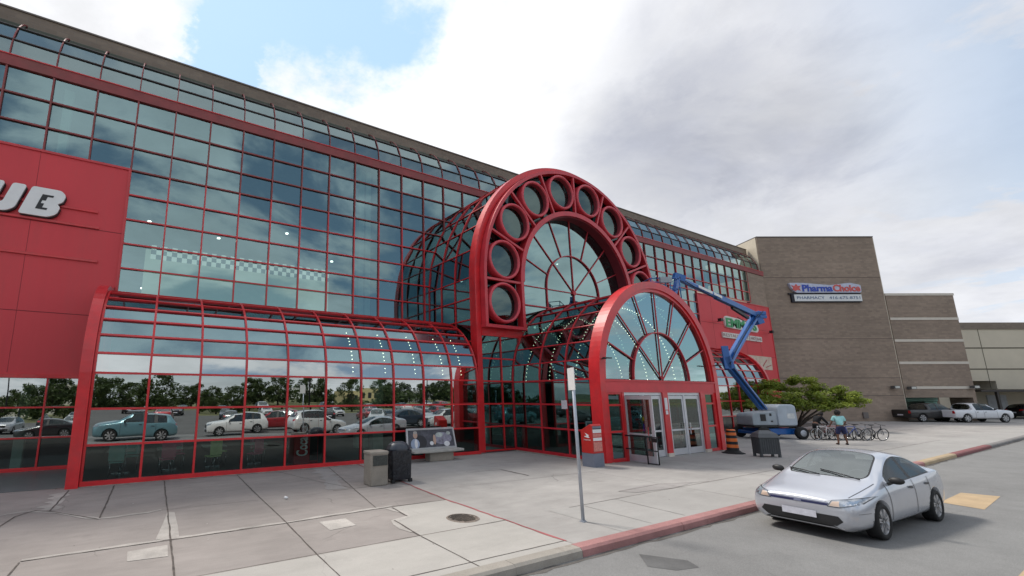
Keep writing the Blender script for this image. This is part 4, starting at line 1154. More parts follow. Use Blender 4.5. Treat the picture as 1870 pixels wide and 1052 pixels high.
# grey metal bin on legs
t = thing('grey_litter_bin', 'dark grey slatted litter bin with hipped lid on four legs, near the barrel', 'litter bin', (22.95, 9.15, 0), radians(-34))
GB = paint('bin_grey', (.055, .06, .065), .55, var=.2, scale=4); m = MB()
m.box(-.40, .40, -.24, .24, .13, .80)
for i in range(9):
    x = -.36+.09*i; m.box(x-.02, x+.02, -.255, -.24, .16, .78)
for i in range(5):
    y = -.18+.09*i; m.box(.40, .415, y-.02, y+.02, .16, .78); m.box(-.415, -.40, y-.02, y+.02, .16, .78)
m.build('body', GB, t)
m = MB(); m.add([(-.44, -.28, .80), (.44, -.28, .80), (.44, .28, .80), (-.44, .28, .80), (-.36, -.2, .96), (.36, -.2, .96), (.36, .2, .96), (-.36, .2, .96), (-.2, -.02, 1.08), (.2, -.02, 1.08), (.2, .05, 1.08), (-.2, .05, 1.08)],
   [(0, 3, 2, 1), (0, 1, 5, 4), (1, 2, 6, 5), (2, 3, 7, 6), (3, 0, 4, 7), (4, 5, 9, 8), (5, 6, 10, 9), (6, 7, 11, 10), (7, 4, 8, 11), (8, 9, 10, 11)])
m.build('lid', paint('bin_lid', (.085, .09, .095), .45, var=.15), t)
for sx in (-1, 1):
    for sy in (-1, 1):
        m = MB(); m.box(sx*.36-.04, sx*.36+.04, sy*.2-.04, sy*.2+.04, 0, .14); m.build('leg', GB, t)

# manhole
t = thing('manhole_cover', 'round rusty iron manhole cover with slots in the pale concrete', 'manhole cover', (5.97, 7.90, .004))
m = MB(); m.lathe([(.001, .006), (.30, .006), (.30, .012), (.335, .012), (.35, .002)], 40); m.build('cover', paint('rusty_iron', (.22, .18, .15), .8, var=.4, scale=12), t)
m = MB()
for i in range(-6, 7):
    for k in range(-3, 4):
        x = i*.042; y = k*.075
        if hypot(x, y) < .26 and (i+k) % 1 == 0: m.box(x-.009, x+.009, y-.028, y+.028, .0065, .0135)
m.lathe([(.295, .0065), (.305, .014), (.315, .0065)], 40)
m.build('slots', paint('iron_dark', (.03, .025, .02), .9), t)
# cup on the ground
t = thing('paper_cup', 'small white crushed paper cup lying on the paving slabs', 'cup', (3.26, 11.5, .035), .5)
m = MB(); m.lathe([(.001, 0), (.026, 0), (.038, .09), (.036, .09), (.024, .004)], 14, (0, 0, 0), 0, 'y'); m.build('cup', WHITE, t)
# crowd rail
t = thing('guard_rail', 'black steel guard rail with two bars beside the open door leaf', 'rail', (16.62, 10.0, 0))
m = MB()
m.tube([(0, 0, .02), (0, 0, 1.0), (0, 1.35, 1.0)], .025, 8); m.tube([(0, 0, .5), (0, 1.35, .5)], .022, 8); m.tube([(0, .42, 0), (0, .42, 1.0)], .025, 8); m.tube([(0, 1.3, .02), (0, 1.3, .98)], .022, 8); m.tube([(0, 0, .03), (0, .42, .03)], .02, 8)
m.build('frame', BLACK, t)
m = MB(); m.box(-.02, .02, .02, .2, .82, .97); m.build('gate_plate', BLACK, t)

# ------------------------------------------------------------------ boom lift
t = thing('boom_lift', 'blue articulated boom lift with grey turret raised beside the vestibule', 'boom lift', (33.1, 13.1, 0), radians(-29.6))
BL = paint('lift_blue', (.008, .105, .37), .38, var=.12, coat=.3); GL_ = paint('lift_grey', (.33, .38, .42), .5, var=.1, dirt=((.2, .2, .2), 2, .3))
m = MB(); m.box(-.9, 1.3, -.65, .65, .25, .62); m.box(-1.1, -.6, -.82, .82, .26, .46); m.box(1.0, 1.5, -.82, .82, .26, .46)
bevel(m.build('chassis', BL, t), .04)
for (x, y) in ((-.85, -.95), (1.35, -.95), (-.85, .95), (1.35, .95)):
    m = MB(); s = -1 if y < 0 else 1
    m.lathe([(.001, -.14), (.24, -.14), (.33, -.12), (.36, -.08), (.36, .08), (.33, .12), (.24, .14), (.001, .14)], 24, (x, y, .36), 0, 'y')
    w = m.build('wheel', RUBBER, t)
    m = MB(); m.lathe([(.001, s*.15), (.17, s*.15), (.2, s*.13)], 18, (x, y, .36), 0, 'y'); sub(m, 'rim', STEEL, w)
m = MB(); m.lathe([(.5, .6), (.5, .75), (.001, .75)], 24); m.build('slewing_ring', BLACK, t)
m = MB(); m.prism(rounded([(-1.75, .80), (.15, .80), (.15, 1.55), (-.2, 1.62), (-1.55, 1.5), (-1.75, 1.35)], .1), -.75, .55)
bevel(m.build('engine_cover', GL_, t), .04)
m = MB(); m.prism(rounded([(.1, .78), (1.5, .78), (1.55, 1.1), (1.5, 1.92), (1.3, 2.02), (.35, 2.02), (.1, 1.85)], .12), -.82, .6)
bevel(m.build('counterweight', paint('lift_pale', (.40, .46, .52), .5, var=.08, dirt=((.6, .6, .6), 1.4, .2)), t), .05)
m = MB(); m.box(-1.15, -.75, -.765, -.75, 1.05, 1.45); m.box(-.45, -.3, -.765, -.75, 1.35, 1.5); m.box(-.4, -.25, -.765, -.75, 1.0, 1.08); m.build('access_panel', BLACK, t)
m = MB(); m.box(-1.7, 1.5, -.77, .6, .70, .80); m.build('turret_skirt', BLACK, t)
m = MB(); m.box(.8, 1.35, -.825, -.82, 1.2, 1.5); m.build('decal', paint('decal_white', (.6, .62, .62), .5, var=.2, scale=9), t)
for o_ in children(t):
    if o_.name.split('.')[0] in ('engine_cover', 'counterweight', 'access_panel', 'turret_skirt', 'decal'):
        o_.scale.x = .80; o_.location.x = .12
# the arms, in the plane world Y about 13.2 (local coordinates of the lift)
ca, sa = cos(radians(29.6)), sin(radians(29.6))
def LL(x, z, y=13.15):
    dx, dy = x-33.1, y-13.1
    return (dx*ca - dy*sa, dx*sa + dy*ca, z)
pA, pB, pC, pD = LL(32.2, 1.75, 12.7), LL(28.65, 4.35, 12.7), LL(33.25, 7.62, 12.8), LL(25.1, 8.98, 13.0)
upv = LL(33.1, 1)[0:2]
def arm(name, a, b, w, h, m_, extra=None):
    mb = MB(); mb.bar(a, b, w, h, up=(0, 0, 1)); o = mb.build(name, m_, t); bevel(o, .02)
    return o
off = Vector((0, .16, 0))
for k, s in enumerate((-1, 1)):
    mb = MB(); mb.bar(Vector(pA)+Vector((s*.14, 0, 0)), Vector(pB)+Vector((s*.14, 0, .0)), .2, .13); o = mb.build('lower_arm', BL, t); bevel(o, .015)
    mb = MB(); mb.bar(Vector(pB)+Vector((s*.15, 0, 0)), Vector(pC)+Vector((s*.15, 0, 0)), .2, .14); o = mb.build('upper_arm', BL, t); bevel(o, .015)
mb = MB(); mb.bar(Vector(pA)+Vector((0, .02, .1)), Vector(pB)+Vector((0, .02, .1)), .1, .1); mb.bar(Vector(pB)*.8+Vector(pC)*.2, Vector(pB)*.25+Vector(pC)*.75, .12, .12)
mb.build('hydraulic_cylinder', CHROME, t)
mb = MB(); mb.bar(Vector(pB)+Vector((-.1, -.16, -.3)), Vector(pB)+Vector((-.15, -.16, 1.0)), .06, .4); mb.bar(Vector(pB)+Vector((.12, 0, -.3)), Vector(pB)+Vector((-.08, 0, .4)), .38, .40)
o = mb.build('elbow_bracket', BL, t); bevel(o, .02)
mb = MB(); mb.bar(Vector(pC)+Vector((.55, 0, .08)), Vector(pC)+Vector((-.25, 0, .08)), .4, .24); mb.bar(Vector(pC)+Vector((.2, 0, -.6)), Vector(pC)+Vector((-.05, 0, .18)), .38, .42); mb.box(pC[0]+.1, pC[0]+.55, pC[1]-.22, pC[1]+.22, pC[2]-.25, pC[2]-.05)
o = mb.build('boom_head', BL, t); bevel(o, .03)
P = Vector(pC); Q = Vector(pD); dr = (Q-P)
mb = MB(); mb.bar(P, P+dr*.55, .24, .33); o = mb.build('main_boom', BL, t); bevel(o, .02)
mb = MB(); mb.bar(P+dr*.5, Q, .17, .24); o = mb.build('telescopic_boom', BL, t); bevel(o, .02)
mb = MB(); mb.bar(P+dr*.02+Vector((0, 0, .17)), P+dr*.97+Vector((0, 0, .13)), .13, .035); mb.build('boom_trim', paint('lift_lightblue', (.30, .45, .70), .5), t)
mb = MB(); mb.bar(P+dr*.12+Vector((0, 0, -.45)), P+dr*.34+Vector((0, 0, -.25)), .14, .16); mb.box(*(lambda c: (c[0]-.2, c[0]+.2, c[1]-.1, c[1]+.1, c[2]+.15, c[2]+.3))(P+dr*.46))
mb.build('hose_guide', BLACK, t)
nrm = Vector((0, -1, 0))
mb = MB()   # hydraulic hoses looped along the arms
def hose(a, b, sag, dy):
    mb.tube([Vector(a).lerp(Vector(b), k/10)+Vector((0, dy, -sag*sin(pi*k/10))) for k in range(11)], .022, 5)
hose(pA, pB, .12, -.22); hose(pB, pC, -.16, -.24); hose(Vector(pC)+Vector((-.2, 0, -.1)), Q, .16, -.16); hose(P+Vector((.3, -.1, .2)), P+Vector((-1.4, -.1, -.2)), .5, -.18); hose(Q, Q+Vector((-.5, 0, -1.0)), .3, -.1)
mb.build('hydraulic_hose', RUBBER, t)
# decals with lettering on the boom side facing the camera
aa = atan2(dr.z, dr.x)
s_dir = Vector((dr.x, dr.y, 0)).normalized()
base = P+dr*.78
mb = MB(); yv = Vector((-s_dir.y, s_dir.x, 0)); yv = yv if yv.y < 0 else -yv
for (u0, u1) in ((.50, .60), (.62, .79)):
    c0 = P+dr*u0 + yv*.16; c1 = P+dr*u1+yv*.16
    mb.bar(c0, c1, .012, .15)
mb.build('boom_decal', WHITE, t)
# jib and basket
J = Vector(LL(24.4, 7.75, 13.0))
mb = MB(); mb.bar(Q+Vector((.05, 0, .1)), J, .2, .24); o = mb.build('jib', BL, t); bevel(o, .02)
mb = MB(); mb.bar(Q+Vector((-.2, .0, .15)), Q+Vector((.35, 0, -.05)), .26, .35); mb.build('jib_joint', BL, t)
bx0 = Vector(LL(23.4, 7.55, 13.0))
mb = MB()
for z in (0, .55, 1.1):
    for a, b_ in (((-1, -.4), (1, -.4)), ((1, -.4), (1, .4)), ((1, .4), (-1, .4)), ((-1, .4), (-1, -.4))):
        mb.tube([bx0+Vector((a[0]*.75, a[1], z)), bx0+Vector((b_[0]*.75, b_[1], z))], .025, 6)
for a in ((-1, -.4), (1, -.4), (0, -.4), (1, .4), (-1, .4)): mb.tube([bx0+Vector((a[0]*.75, a[1], 0)), bx0+Vector((a[0]*.75, a[1], 1.1))], .025, 6)
mb.box(bx0.x-.75, bx0.x+.75, bx0.y-.4, bx0.y+.4, bx0.z-.03, bx0.z+.01)
mb.build('basket', BL, t)
mb = MB(); mb.box(bx0.x-.3, bx0.x+.3, bx0.y-.5, bx0.y-.38, bx0.z+.85, bx0.z+1.15); mb.build('control_box', GL_, t)

# ------------------------------------------------------------------ planting
LEAF = None
def leafmat(name, c1, c2):
    m, nt, out = _new(name); L = nt.links.new
    b = nd(nt, 'ShaderNodeBsdfPrincipled', Roughness=.65)
    oi = nd(nt, 'ShaderNodeTexCoord'); nz = nd(nt, 'ShaderNodeTexNoise', Scale=2.2, Detail=4.0); L(oi.outputs['Object'], nz.inputs['Vector'])
    mr = nd(nt, 'ShaderNodeMapRange'); mr.inputs['From Min'].default_value = .35; mr.inputs['From Max'].default_value = .65; L(nz.outputs['Fac'], mr.inputs['Value'])
    mx = nd(nt, 'ShaderNodeMix', data_type='RGBA'); L(mr.outputs[0], mx.inputs[0]); mx.inputs[6].default_value = (*c1, 1); mx.inputs[7].default_value = (*c2, 1)
    L(mx.outputs[2], b.inputs['Base Color'])
    tl = nd(nt, 'ShaderNodeBsdfTranslucent'); L(mx.outputs[2], tl.inputs[0])
    ms = nd(nt, 'ShaderNodeMixShader'); ms.inputs[0].default_value = .3; L(b.outputs[0], ms.inputs[1]); L(tl.outputs[0], ms.inputs[2])
    L(ms.outputs[0], out.inputs[0]); return m
BARK = paint('bark', (.055, .042, .034), .9, var=.3, scale=9)
LEAF1 = leafmat('leaf_bright', (.13, .20, .025), (.38, .44, .07))
LEAF2 = leafmat('leaf_dark', (.045, .075, .022), (.09, .12, .035))

def leaves(mb, clumps, n, size, rng, flat_=.5):
    for (c, r, rz) in clumps:
        for i in range(n):
            while True:
                x, y, z = rng.uniform(-1, 1), rng.uniform(-1, 1), rng.uniform(-1, 1)
                q = x*x+y*y+z*z
                if q < 1 and q > .12: break
            p = Vector((c[0]+x*r, c[1]+y*r, c[2]+z*rz))
            s = size*rng.uniform(.5, 1.3)
            u = Vector((rng.gauss(0, 1), rng.gauss(0, 1), rng.gauss(0, flat_))).normalized()
            w = u.cross(Vector((rng.gauss(0, .6), rng.gauss(0, .6), 1))).normalized()
            a = p-u*s; b_ = p+w*s*.45; c_ = p+u*s; d = p-w*s*.45
            mb.add([a, b_, c_, d], [(0, 1, 2, 3)])
t = thing('small_tree', 'low wide multi stemmed tree with bright green feathery crown behind the boom lift', 'tree', (41.6, 14.6, 0), radians(-29.6))
rng = random.Random(11)
tips = []
m = MB()
for i in range(8):
    a = rng.uniform(0, 2*pi); sgn = -1 if i % 2 else 1
    ex = sgn*rng.uniform(1.2, 3.8); ey = rng.uniform(-1.3, 1.3); ez = rng.uniform(1.9, 2.7)
    p0 = (rng.uniform(-.2, .2), rng.uniform(-.2, .2), 0)
    p1 = (ex*.25, ey*.3, .8+rng.uniform(-.1, .2)); p2 = (ex*.6, ey*.7, 1.6+rng.uniform(-.1, .3)); p3 = (ex, ey, ez)
    m.tube([p0, p1, p2, p3], [.09, .07, .045, .02], 6)
    tips += [p2, p3]
    for k in range(4):
        q = Vector(p2)+Vector((rng.uniform(-.9, .9), rng.uniform(-.7, .7), rng.uniform(.2, .9))); m.tube([p2, q], [.03, .012], 5); tips.append(tuple(q))
m.build('trunk', BARK, t)
m = MB(); cl = []
for i in range(110):
    x = rng.uniform(-4.0, 4.2); y = rng.uniform(-1.6, 1.6)
    zt = 3.55-.07*x*x+rng.uniform(-.7, .12)+.25*sin(x*2.3); 
    cl.append(((x, y, rng.uniform(1.45+.03*x*x, max(1.95, zt))), rng.uniform(.4, .75), rng.uniform(.14, .26)))
for (x, y, z) in ((-2.9, .2, 2.9), (-1.6, -.3, 3.45), (-.2, .4, 3.3), (1.0, -.2, 3.75), (2.2, .3, 3.25), (3.2, -.3, 3.0), (.3, 0, 3.6), (-2.2, .4, 3.2), (4.1, 0, 2.5), (3.6, .2, 1.9), (1.8, -.6, 1.9), (-1, -.8, 2.0)):
    for k in range(4): cl.append(((x+rng.uniform(-.4, .4), y+rng.uniform(-.5, .5), z+rng.uniform(-.2, .2)), rng.uniform(.3, .5), rng.uniform(.2, .34)))
leaves(m, cl, 150, .10, rng, .4)
m.build('crown', LEAF1, t)
m = MB(); m.lathe([(.001, .03), (1.5, .03), (1.9, .004)], 18); m.build('dark_disc', DARKBROWN, t)  # low dark brown disc on the ground round the stems

# ------------------------------------------------------------------ people
def skin_mesh(name, chain, mat_, parent, levels=2, root=0):
    """chain: list of (point, radius), edges by index"""
    pts, edges = chain
    me = bpy.data.meshes.new(name)
    me.from_pydata([p for p, r in pts], edges, [])
    o = bpy.data.objects.new(name, me); COL.objects.link(o)
    sk = o.modifiers.new('s', 'SKIN'); sk.use_smooth_shade = True
    for i, (p, r) in enumerate(pts):
        d = me.skin_vertices[0].data[i]
        d.radius = (r, r) if not isinstance(r, tuple) else r
        d.use_root = (i == root)
    ss = o.modifiers.new('ss', 'SUBSURF'); ss.levels = levels; ss.render_levels = levels
    new = evaluated_mesh(o)
    new.name = name
    o.modifiers.clear(); o.data = new
    new.materials.clear(); new.materials.append(mat_)
    for p in new.polygons: p.use_smooth = True; p.material_index = 0
    o.parent = parent
    return o

def person(lab, loc, rz, skin, hair, parts, pose):
    """pose: dict of joint -> local point"""
    t = thing('person', lab, 'person', loc, rz)
    J = pose
    names = ['pelvis', 'waist', 'chest', 'neck', 'head', 'top', 'shl', 'ell', 'wrl', 'hal', 'shr', 'elr', 'wrr', 'har', 'hpl', 'knl', 'anl', 'tol', 'hpr', 'knr', 'anr', 'tor']
    rad = dict(pelvis=.125, waist=.105, chest=.125, neck=.052, head=.088, top=.07, shl=.058, ell=.042, wrl=.028, hal=.033, shr=.058, elr=.042, wrr=.028, har=.033,
               hpl=.088, knl=.058, anl=.038, tol=.034, hpr=.088, knr=.058, anr=.038, tor=.034)
    idx = {n: i for i, n in enumerate(names)}
    E_ = [('pelvis', 'waist'), ('waist', 'chest'), ('chest', 'neck'), ('neck', 'head'), ('head', 'top'), ('chest', 'shl'), ('shl', 'ell'), ('ell', 'wrl'), ('wrl', 'hal'),
          ('chest', 'shr'), ('shr', 'elr'), ('elr', 'wrr'), ('wrr', 'har'), ('pelvis', 'hpl'), ('hpl', 'knl'), ('knl', 'anl'), ('anl', 'tol'), ('pelvis', 'hpr'), ('hpr', 'knr'), ('knr', 'anr'), ('anr', 'tor')]
    pts = [(J[n], rad[n]) for n in names]; edges = [(idx[a], idx[b]) for a, b in E_]
    # fingers
    for w, h in (('wrl', 'hal'), ('wrr', 'har')):
        d = (Vector(J[h])-Vector(J[w])).normalized(); s = d.cross(Vector((0, 1, 0)));
        if s.length < .2: s = d.cross(Vector((1, 0, 0)))
        s.normalize()
        for k in range(5):
            o_ = (k-2)*.016; ln = (.05, .07, .078, .072, .055)[k]
            if k == 0: dd = (d*.6+s*-.8).normalized(); ln = .055
            else: dd = d
            b0 = Vector(J[h])+s*o_*1.2+d*.02
            n0 = len(pts); pts.append((tuple(b0), .010)); pts.append((tuple(b0+dd*ln), .008))
            edges += [(idx[h], n0), (n0, n0+1)]
    skin_mesh('body', (pts, edges), skin, t)
    def garment(name, chain, m_, lv=2): skin_mesh(name, chain, m_, t, lv)
    parts(J, garment, t)
    # hair, eyes
    h = Vector(J['head']); tp = Vector(J['top']); u = (tp-h).normalized()
    fwd = Vector(J['fwd'])
    m = MB(); c = h+u*.045-fwd*.022
    m.sphere(c, hair[1], 16, 0, 1.0, 1.0, 1.0)
    rr = random.Random(4)
    for i in range(60):
        v = Vector((rr.gauss(0, 1), rr.gauss(0, 1), rr.gauss(0, 1)+.3)).normalized()
        if v.dot(fwd) > .45 and v.z < .3: continue
        m.sphere(c+v*hair[1]*.9, hair[1]*.28, 6)
    m.build('hair', hair[0], t)
    m = MB(); s = fwd.cross(Vector((0, 0, 1))).normalized()
    for sg in (-1, 1): m.sphere(h+fwd*.086+s*sg*.032+u*.02, .011, 8)
    m.build('eye', paint('eye_dark', (.02, .015, .01), .2) if 'eye_dark' not in MAT else MAT['eye_dark'], t)
    m = MB(); m.sphere(h+fwd*.094-u*.012, .016, 8, 0, .8, 1.0, 1.3); m.sphere(h+fwd*.085-u*.05, .022, 8, 0, 1.2, .5, .35)
    for sg in (-1, 1): m.sphere(h+s*sg*.092, .026, 8, 0, .45, .8, 1.1)
    m.build('face_feature', skin, t)
    return t
SK1 = paint('skin_brown', (.16, .075, .045), .55, var=.08); HAIRM = paint('hair_black', (.012, .009, .009), .7, var=.3, bump=.5, bscale=70)
SHIRT = paint('mint_shirt', (.34, .66, .66), .85, var=.06); NAVY = paint('navy_shorts', (.015, .02, .07), .85, var=.15); SHOE = paint('shoe_black', (.012, .012, .012), .6)
BLK = paint('black_cloth', (.012, .012, .014), .9, var=.2)
# local frame: +y is where the person looks (towards the bikes)
pose1 = dict(pelvis=(0, 0, .93), waist=(0, .02, 1.08), chest=(0, .05, 1.33), neck=(0, .07, 1.49), head=(0, .10, 1.60), top=(0, .11, 1.70), fwd=(0, 1, -.15),
             shl=(-.19, .06, 1.40), ell=(-.29, .10, 1.14), wrl=(-.30, .28, .96), hal=(-.30, .34, .92), shr=(.19, .06, 1.40), elr=(.30, .12, 1.14), wrr=(.30, .32, 1.00), har=(.30, .39, .98),
             hpl=(-.10, 0, .88), knl=(-.15, .03, .48), anl=(-.19, -.02, .09), tol=(-.21, .15, .035), hpr=(.10, 0, .88), knr=(.15, .05, .48), anr=(.18, 0, .09), tor=(.20, .17, .035))
def cloth1(J, g, t):
    g('shirt', ([((0, .0, .96), .155), ((0, .02, 1.12), .140), ((0, .05, 1.34), .158), ((0, .06, 1.44), .085), ((-.19, .06, 1.41), .085), ((-.27, .09, 1.20), .072), ((.19, .06, 1.41), .085), ((.27, .10, 1.20), .072)],
                [(0, 1), (1, 2), (2, 3), (2, 4), (4, 5), (2, 6), (6, 7)]), SHIRT)
    g('shorts', ([((0, 0, .99), .145), ((0, 0, .88), .15), ((-.10, 0, .82), .115), ((-.145, .02, .52), .105), ((.10, 0, .82), .115), ((.145, .04, .52), .105)],
                 [(0, 1), (1, 2), (2, 3), (1, 4), (4, 5)]), NAVY)
    for s, a in ((-1, 'anl'), (1, 'anr')):
        g('shoe', ([((s*.185, -.03, .045), .052), ((s*.19, .08, .04), .050), ((s*.20, .19, .035), .040)], [(0, 1), (1, 2)]), SHOE, 1)
person('person in mint green shirt and navy shorts standing with back turned by the bicycles', (31.9, 9.3, 0), radians(-50), SK1, (HAIRM, .125), cloth1, pose1)
pose2 = dict(pelvis=(0, -.08, .90), waist=(0, .02, 1.03), chest=(0, .18, 1.22), neck=(0, .27, 1.33), head=(0, .36, 1.40), top=(0, .41, 1.48), fwd=(0, .8, -.6),
             shl=(-.19, .20, 1.28), ell=(-.26, .32, 1.03), wrl=(-.22, .50, .86), hal=(-.21, .56, .82), shr=(.19, .20, 1.28), elr=(.26, .34, 1.04), wrr=(.20, .54, .90), har=(.19, .60, .87),
             hpl=(-.10, -.08, .86), knl=(-.13, .04, .47), anl=(-.15, -.06, .09), tol=(-.17, .11, .035), hpr=(.10, -.08, .86), knr=(.13, .02, .47), anr=(.16, -.10, .09), tor=(.18, .07, .035))
def cloth2(J, g, t):
    g('jacket', ([((0, -.06, .94), .15), ((0, .03, 1.05), .15), ((0, .18, 1.24), .155), ((0, .24, 1.32), .075), ((-.19, .20, 1.29), .08), ((-.26, .32, 1.03), .068), ((-.22, .48, .88), .052), ((.19, .20, 1.29), .08), ((.26, .34, 1.04), .068), ((.20, .52, .92), .052)],
                 [(0, 1), (1, 2), (2, 3), (2, 4), (4, 5), (5, 6), (2, 7), (7, 8), (8, 9)]), BLK)
    g('trousers', ([((0, -.08, .97), .145), ((0, -.08, .86), .15), ((-.10, -.08, .80), .11), ((-.13, .04, .47), .085), ((-.15, -.06, .14), .07), ((.10, -.08, .80), .11), ((.13, .02, .47), .085), ((.16, -.10, .14), .07)],
                   [(0, 1), (1, 2), (2, 3), (3, 4), (1, 5), (5, 6), (6, 7)]), BLK)
    for s, y in ((-1, .0), (1, -.04)):
        g('shoe', ([((s*.155, -.07+y, .045), .05), ((s*.165, .03+y, .04), .05), ((s*.18, .14+y, .035), .038)], [(0, 1), (1, 2)]), SHOE, 1)
person('person in black clothes bending over the leftmost bicycle', (34.8, 11.2, 0), radians(-120), SK1, (HAIRM, .112), cloth2, pose2)

# ------------------------------------------------------------------ bicycles
def bicycle(lab, loc, rz, col, lean=0.0, sc_=1.0):
    t = thing('bicycle', lab, 'bicycle', loc, rz, 'bicycles parked on the rack')
    t.rotation_euler = (lean, 0, rz)
    fm = paint('bike_'+lab.split()[0], col, .4)
    w = .335; F = (.52, 0, w); R_ = (-.52, 0, w)
    for c in (F, R_):
        m = MB(); pts = [(c[0]+w*cos(a), 0, c[2]+w*sin(a)) for a in [2*pi*k/28 for k in range(28)]]
        m.tube(pts, .021, 6, closed=True); wo = m.build('wheel', RUBBER, t)
        m = MB()
        for k in range(14):
            a = 2*pi*k/14; m.bar((c[0], .015*(-1)**k, c[2]), (c[0]+(w-.02)*cos(a), 0, c[2]+(w-.02)*sin(a)), .004, .004)
        m.tube([(c[0]+(w-.03)*cos(a), 0, c[2]+(w-.03)*sin(a)) for a in [2*pi*k/28 for k in range(28)]], .008, 5, closed=True)
        m.cyl((c[0], -.04, c[2]), .022, .08, 10, 'y'); sub(m, 'spokes', CHROME, wo)
    bb = (-.08, 0, .28); st_ = (-.2, 0, .78); hd = (.34, 0, .80); hd2 = (.37, 0, .70)
    m = MB(); m.tube([bb, st_], .017, 8); m.tube([st_, (hd[0]-.01, 0, hd[2]-.02)], .016, 8); m.tube([bb, hd2], .02, 8)
    for s in (-1, 1): m.tube([(bb[0], s*.03, bb[2]), (R_[0], s*.06, R_[2])], .010, 6); m.tube([(st_[0], s*.02, st_[2]-.05), (R_[0], s*.06, R_[2])], .009, 6); m.tube([(hd2[0], s*.03, hd2[2]-.02), (F[0], s*.05, F[2])], .013, 6)
    m.tube([hd, hd2], .022, 8); m.build('frame', fm, t)
    m = MB(); m.tube([st_, (-.225, 0, .88)], .012, 6); m.prism([(-.36, -.07), (-.34, .07), (-.2, .05), (-.08, .015), (-.08, -.015), (-.2, -.05)], .88, .92, 'xy'); m.build('saddle', BLACK, t)
    m = MB(); m.tube([hd, (.33, 0, .90)], .013, 6); m.tube([(.30, -.28, .93), (.36, -.12, .90), (.36, .12, .90), (.30, .28, .93)], .013, 6); m.build('handlebar', BLACK, t)
    m = MB(); m.lathe([(.001, -.05), (.09, -.05), (.09, -.045)], 16, bb, 0, 'y'); m.bar((bb[0], -.06, bb[2]), (bb[0]+.1, -.06, bb[2]-.13), .015, .025); m.bar((bb[0], .06, bb[2]), (bb[0]-.1, .06, bb[2]+.13), .015, .025); m.box(bb[0]+.06, bb[0]+.14, -.14, -.06, bb[2]-.15, bb[2]-.12)
    m.build('crank', BLACK, t)
    return t
bicycle('white bicycle at the left end of the row of bikes, front wheel to the left', (34.4, 10.75, 0), radians(153), (.55, .55, .56), .05)
bicycle('red bicycle just right of the leftmost white bike, half hidden by the person', (35.1, 10.6, 0), radians(149), (.35, .04, .05), -.06)
bicycle('blue bicycle directly behind the person in mint green', (35.4, 10.0, 0), radians(-25), (.06, .10, .35), .06)
bicycle('grey bicycle in the right half of the row of bikes', (36.0, 9.75, 0), radians(-33), (.35, .36, .40), .12)
bicycle('black bicycle at the right end of the row, leaning with its wheel sticking out', (36.35, 9.25, 0), radians(-27), (.03, .03, .035), .2)
t = thing('bike_rack', 'low black steel bicycle rack under the row of bikes', 'bike rack', (35.5, 10.2, 0), radians(-30))
m = MB(); m.tube([(-1.4, 0, .05), (1.4, 0, .05)], .025, 6)
for i in range(6):
    x = -1.3+.52*i; m.tube([(x, .18, .03), (x, .18, .5), (x, .12, .6), (x, -.12, .6), (x, -.18, .5), (x, -.18, .03)], .02, 6)
m.build('frame', BLACK, t)

# ------------------------------------------------------------------ inside things seen through the glass
t = thing('vending_machine', 'red drinks vending machine with white script lettering behind the canopy glass', 'vending machine', (5.02, 17.1, .02))
m = MB(); m.box(0, .95, 0, .8, 0, 1.85); m.build('cabinet', paint('vend_red', (.42, .02, .03), .35), t)
m = MB(); m.box(.62, .92, -.02, 0, .1, 1.75); m.build('front_panel', paint('vend_dark', (.03, .02, .02), .3), t)
tx = add_text('lettering', 'Coca-Cola', .62, WHITE, t, (.52, -.012, .28), rot=(pi/2, -pi/2, 0), depth=.004, width=1.45, bold=.012)
def table(lab, loc, rz):
    t = thing('cafe_table', lab, 'table', loc, rz, 'tables in the cafe')
    m = MB(); m.box(-.4, .4, -.4, .4, .72, .75); m.build('table_top', MAT['ttop'], t)
    m = MB(); m.tube([(0, 0, .02), (0, 0, .72)], .03, 8); m.box(-.25, .25, -.03, .03, 0, .025); m.box(-.03, .03, -.25, .25, 0, .024); m.build('leg', CHROME, t)
def chair(lab, loc, rz, m_):
    t = thing('cafe_chair', lab, 'chair', loc, rz, 'chairs in the cafe')
    m = MB(); m.box(-.2, .2, -.2, .2, .43, .47); m.build('seat', m_, t)
    m = MB(); m.box(-.22, .22, .18, .21, .5, 1.0); m.build('backrest', m_, t)
    for sx in (-1, 1):
        for sy in (-1, 1):
            m = MB(); m.tube([(sx*.18, sy*.18, 0), (sx*.17, sy*.17, .43 if sy < 0 else .9)], .012, 6); m.build('leg', CHROME, t)
paint('ttop', (.35, .42, .38), .5); CA = paint('chair_pink', (.70, .12, .24), .6); CB = paint('chair_teal', (.22, .55, .50), .6); CG = paint('chair_lime', (.60, .80, .32), .6)
cols = [(CB, 'teal'), (CA, 'pink'), (CG, 'lime'), (CA, 'pink')]
wh = ['leftmost in the cafe', 'second from left', 'third from left', 'beside the vending machine']
for i in range(4):
    x = -.6+1.45*i
    table('small square cafe table with a steel leg, ' + wh[i], (x, 18.1, .02), 0)
    for k, (dx, dy, rz) in enumerate(((-.1, -.65, pi), (.3, .7, 0))):
        chair('%s cafe chair %s the table %s' % (cols[i][1], ('on the glass side of', 'on the inner side of')[k], wh[i]), (x+dx, 18.1+dy, .02), rz+.2*i, cols[i][0])
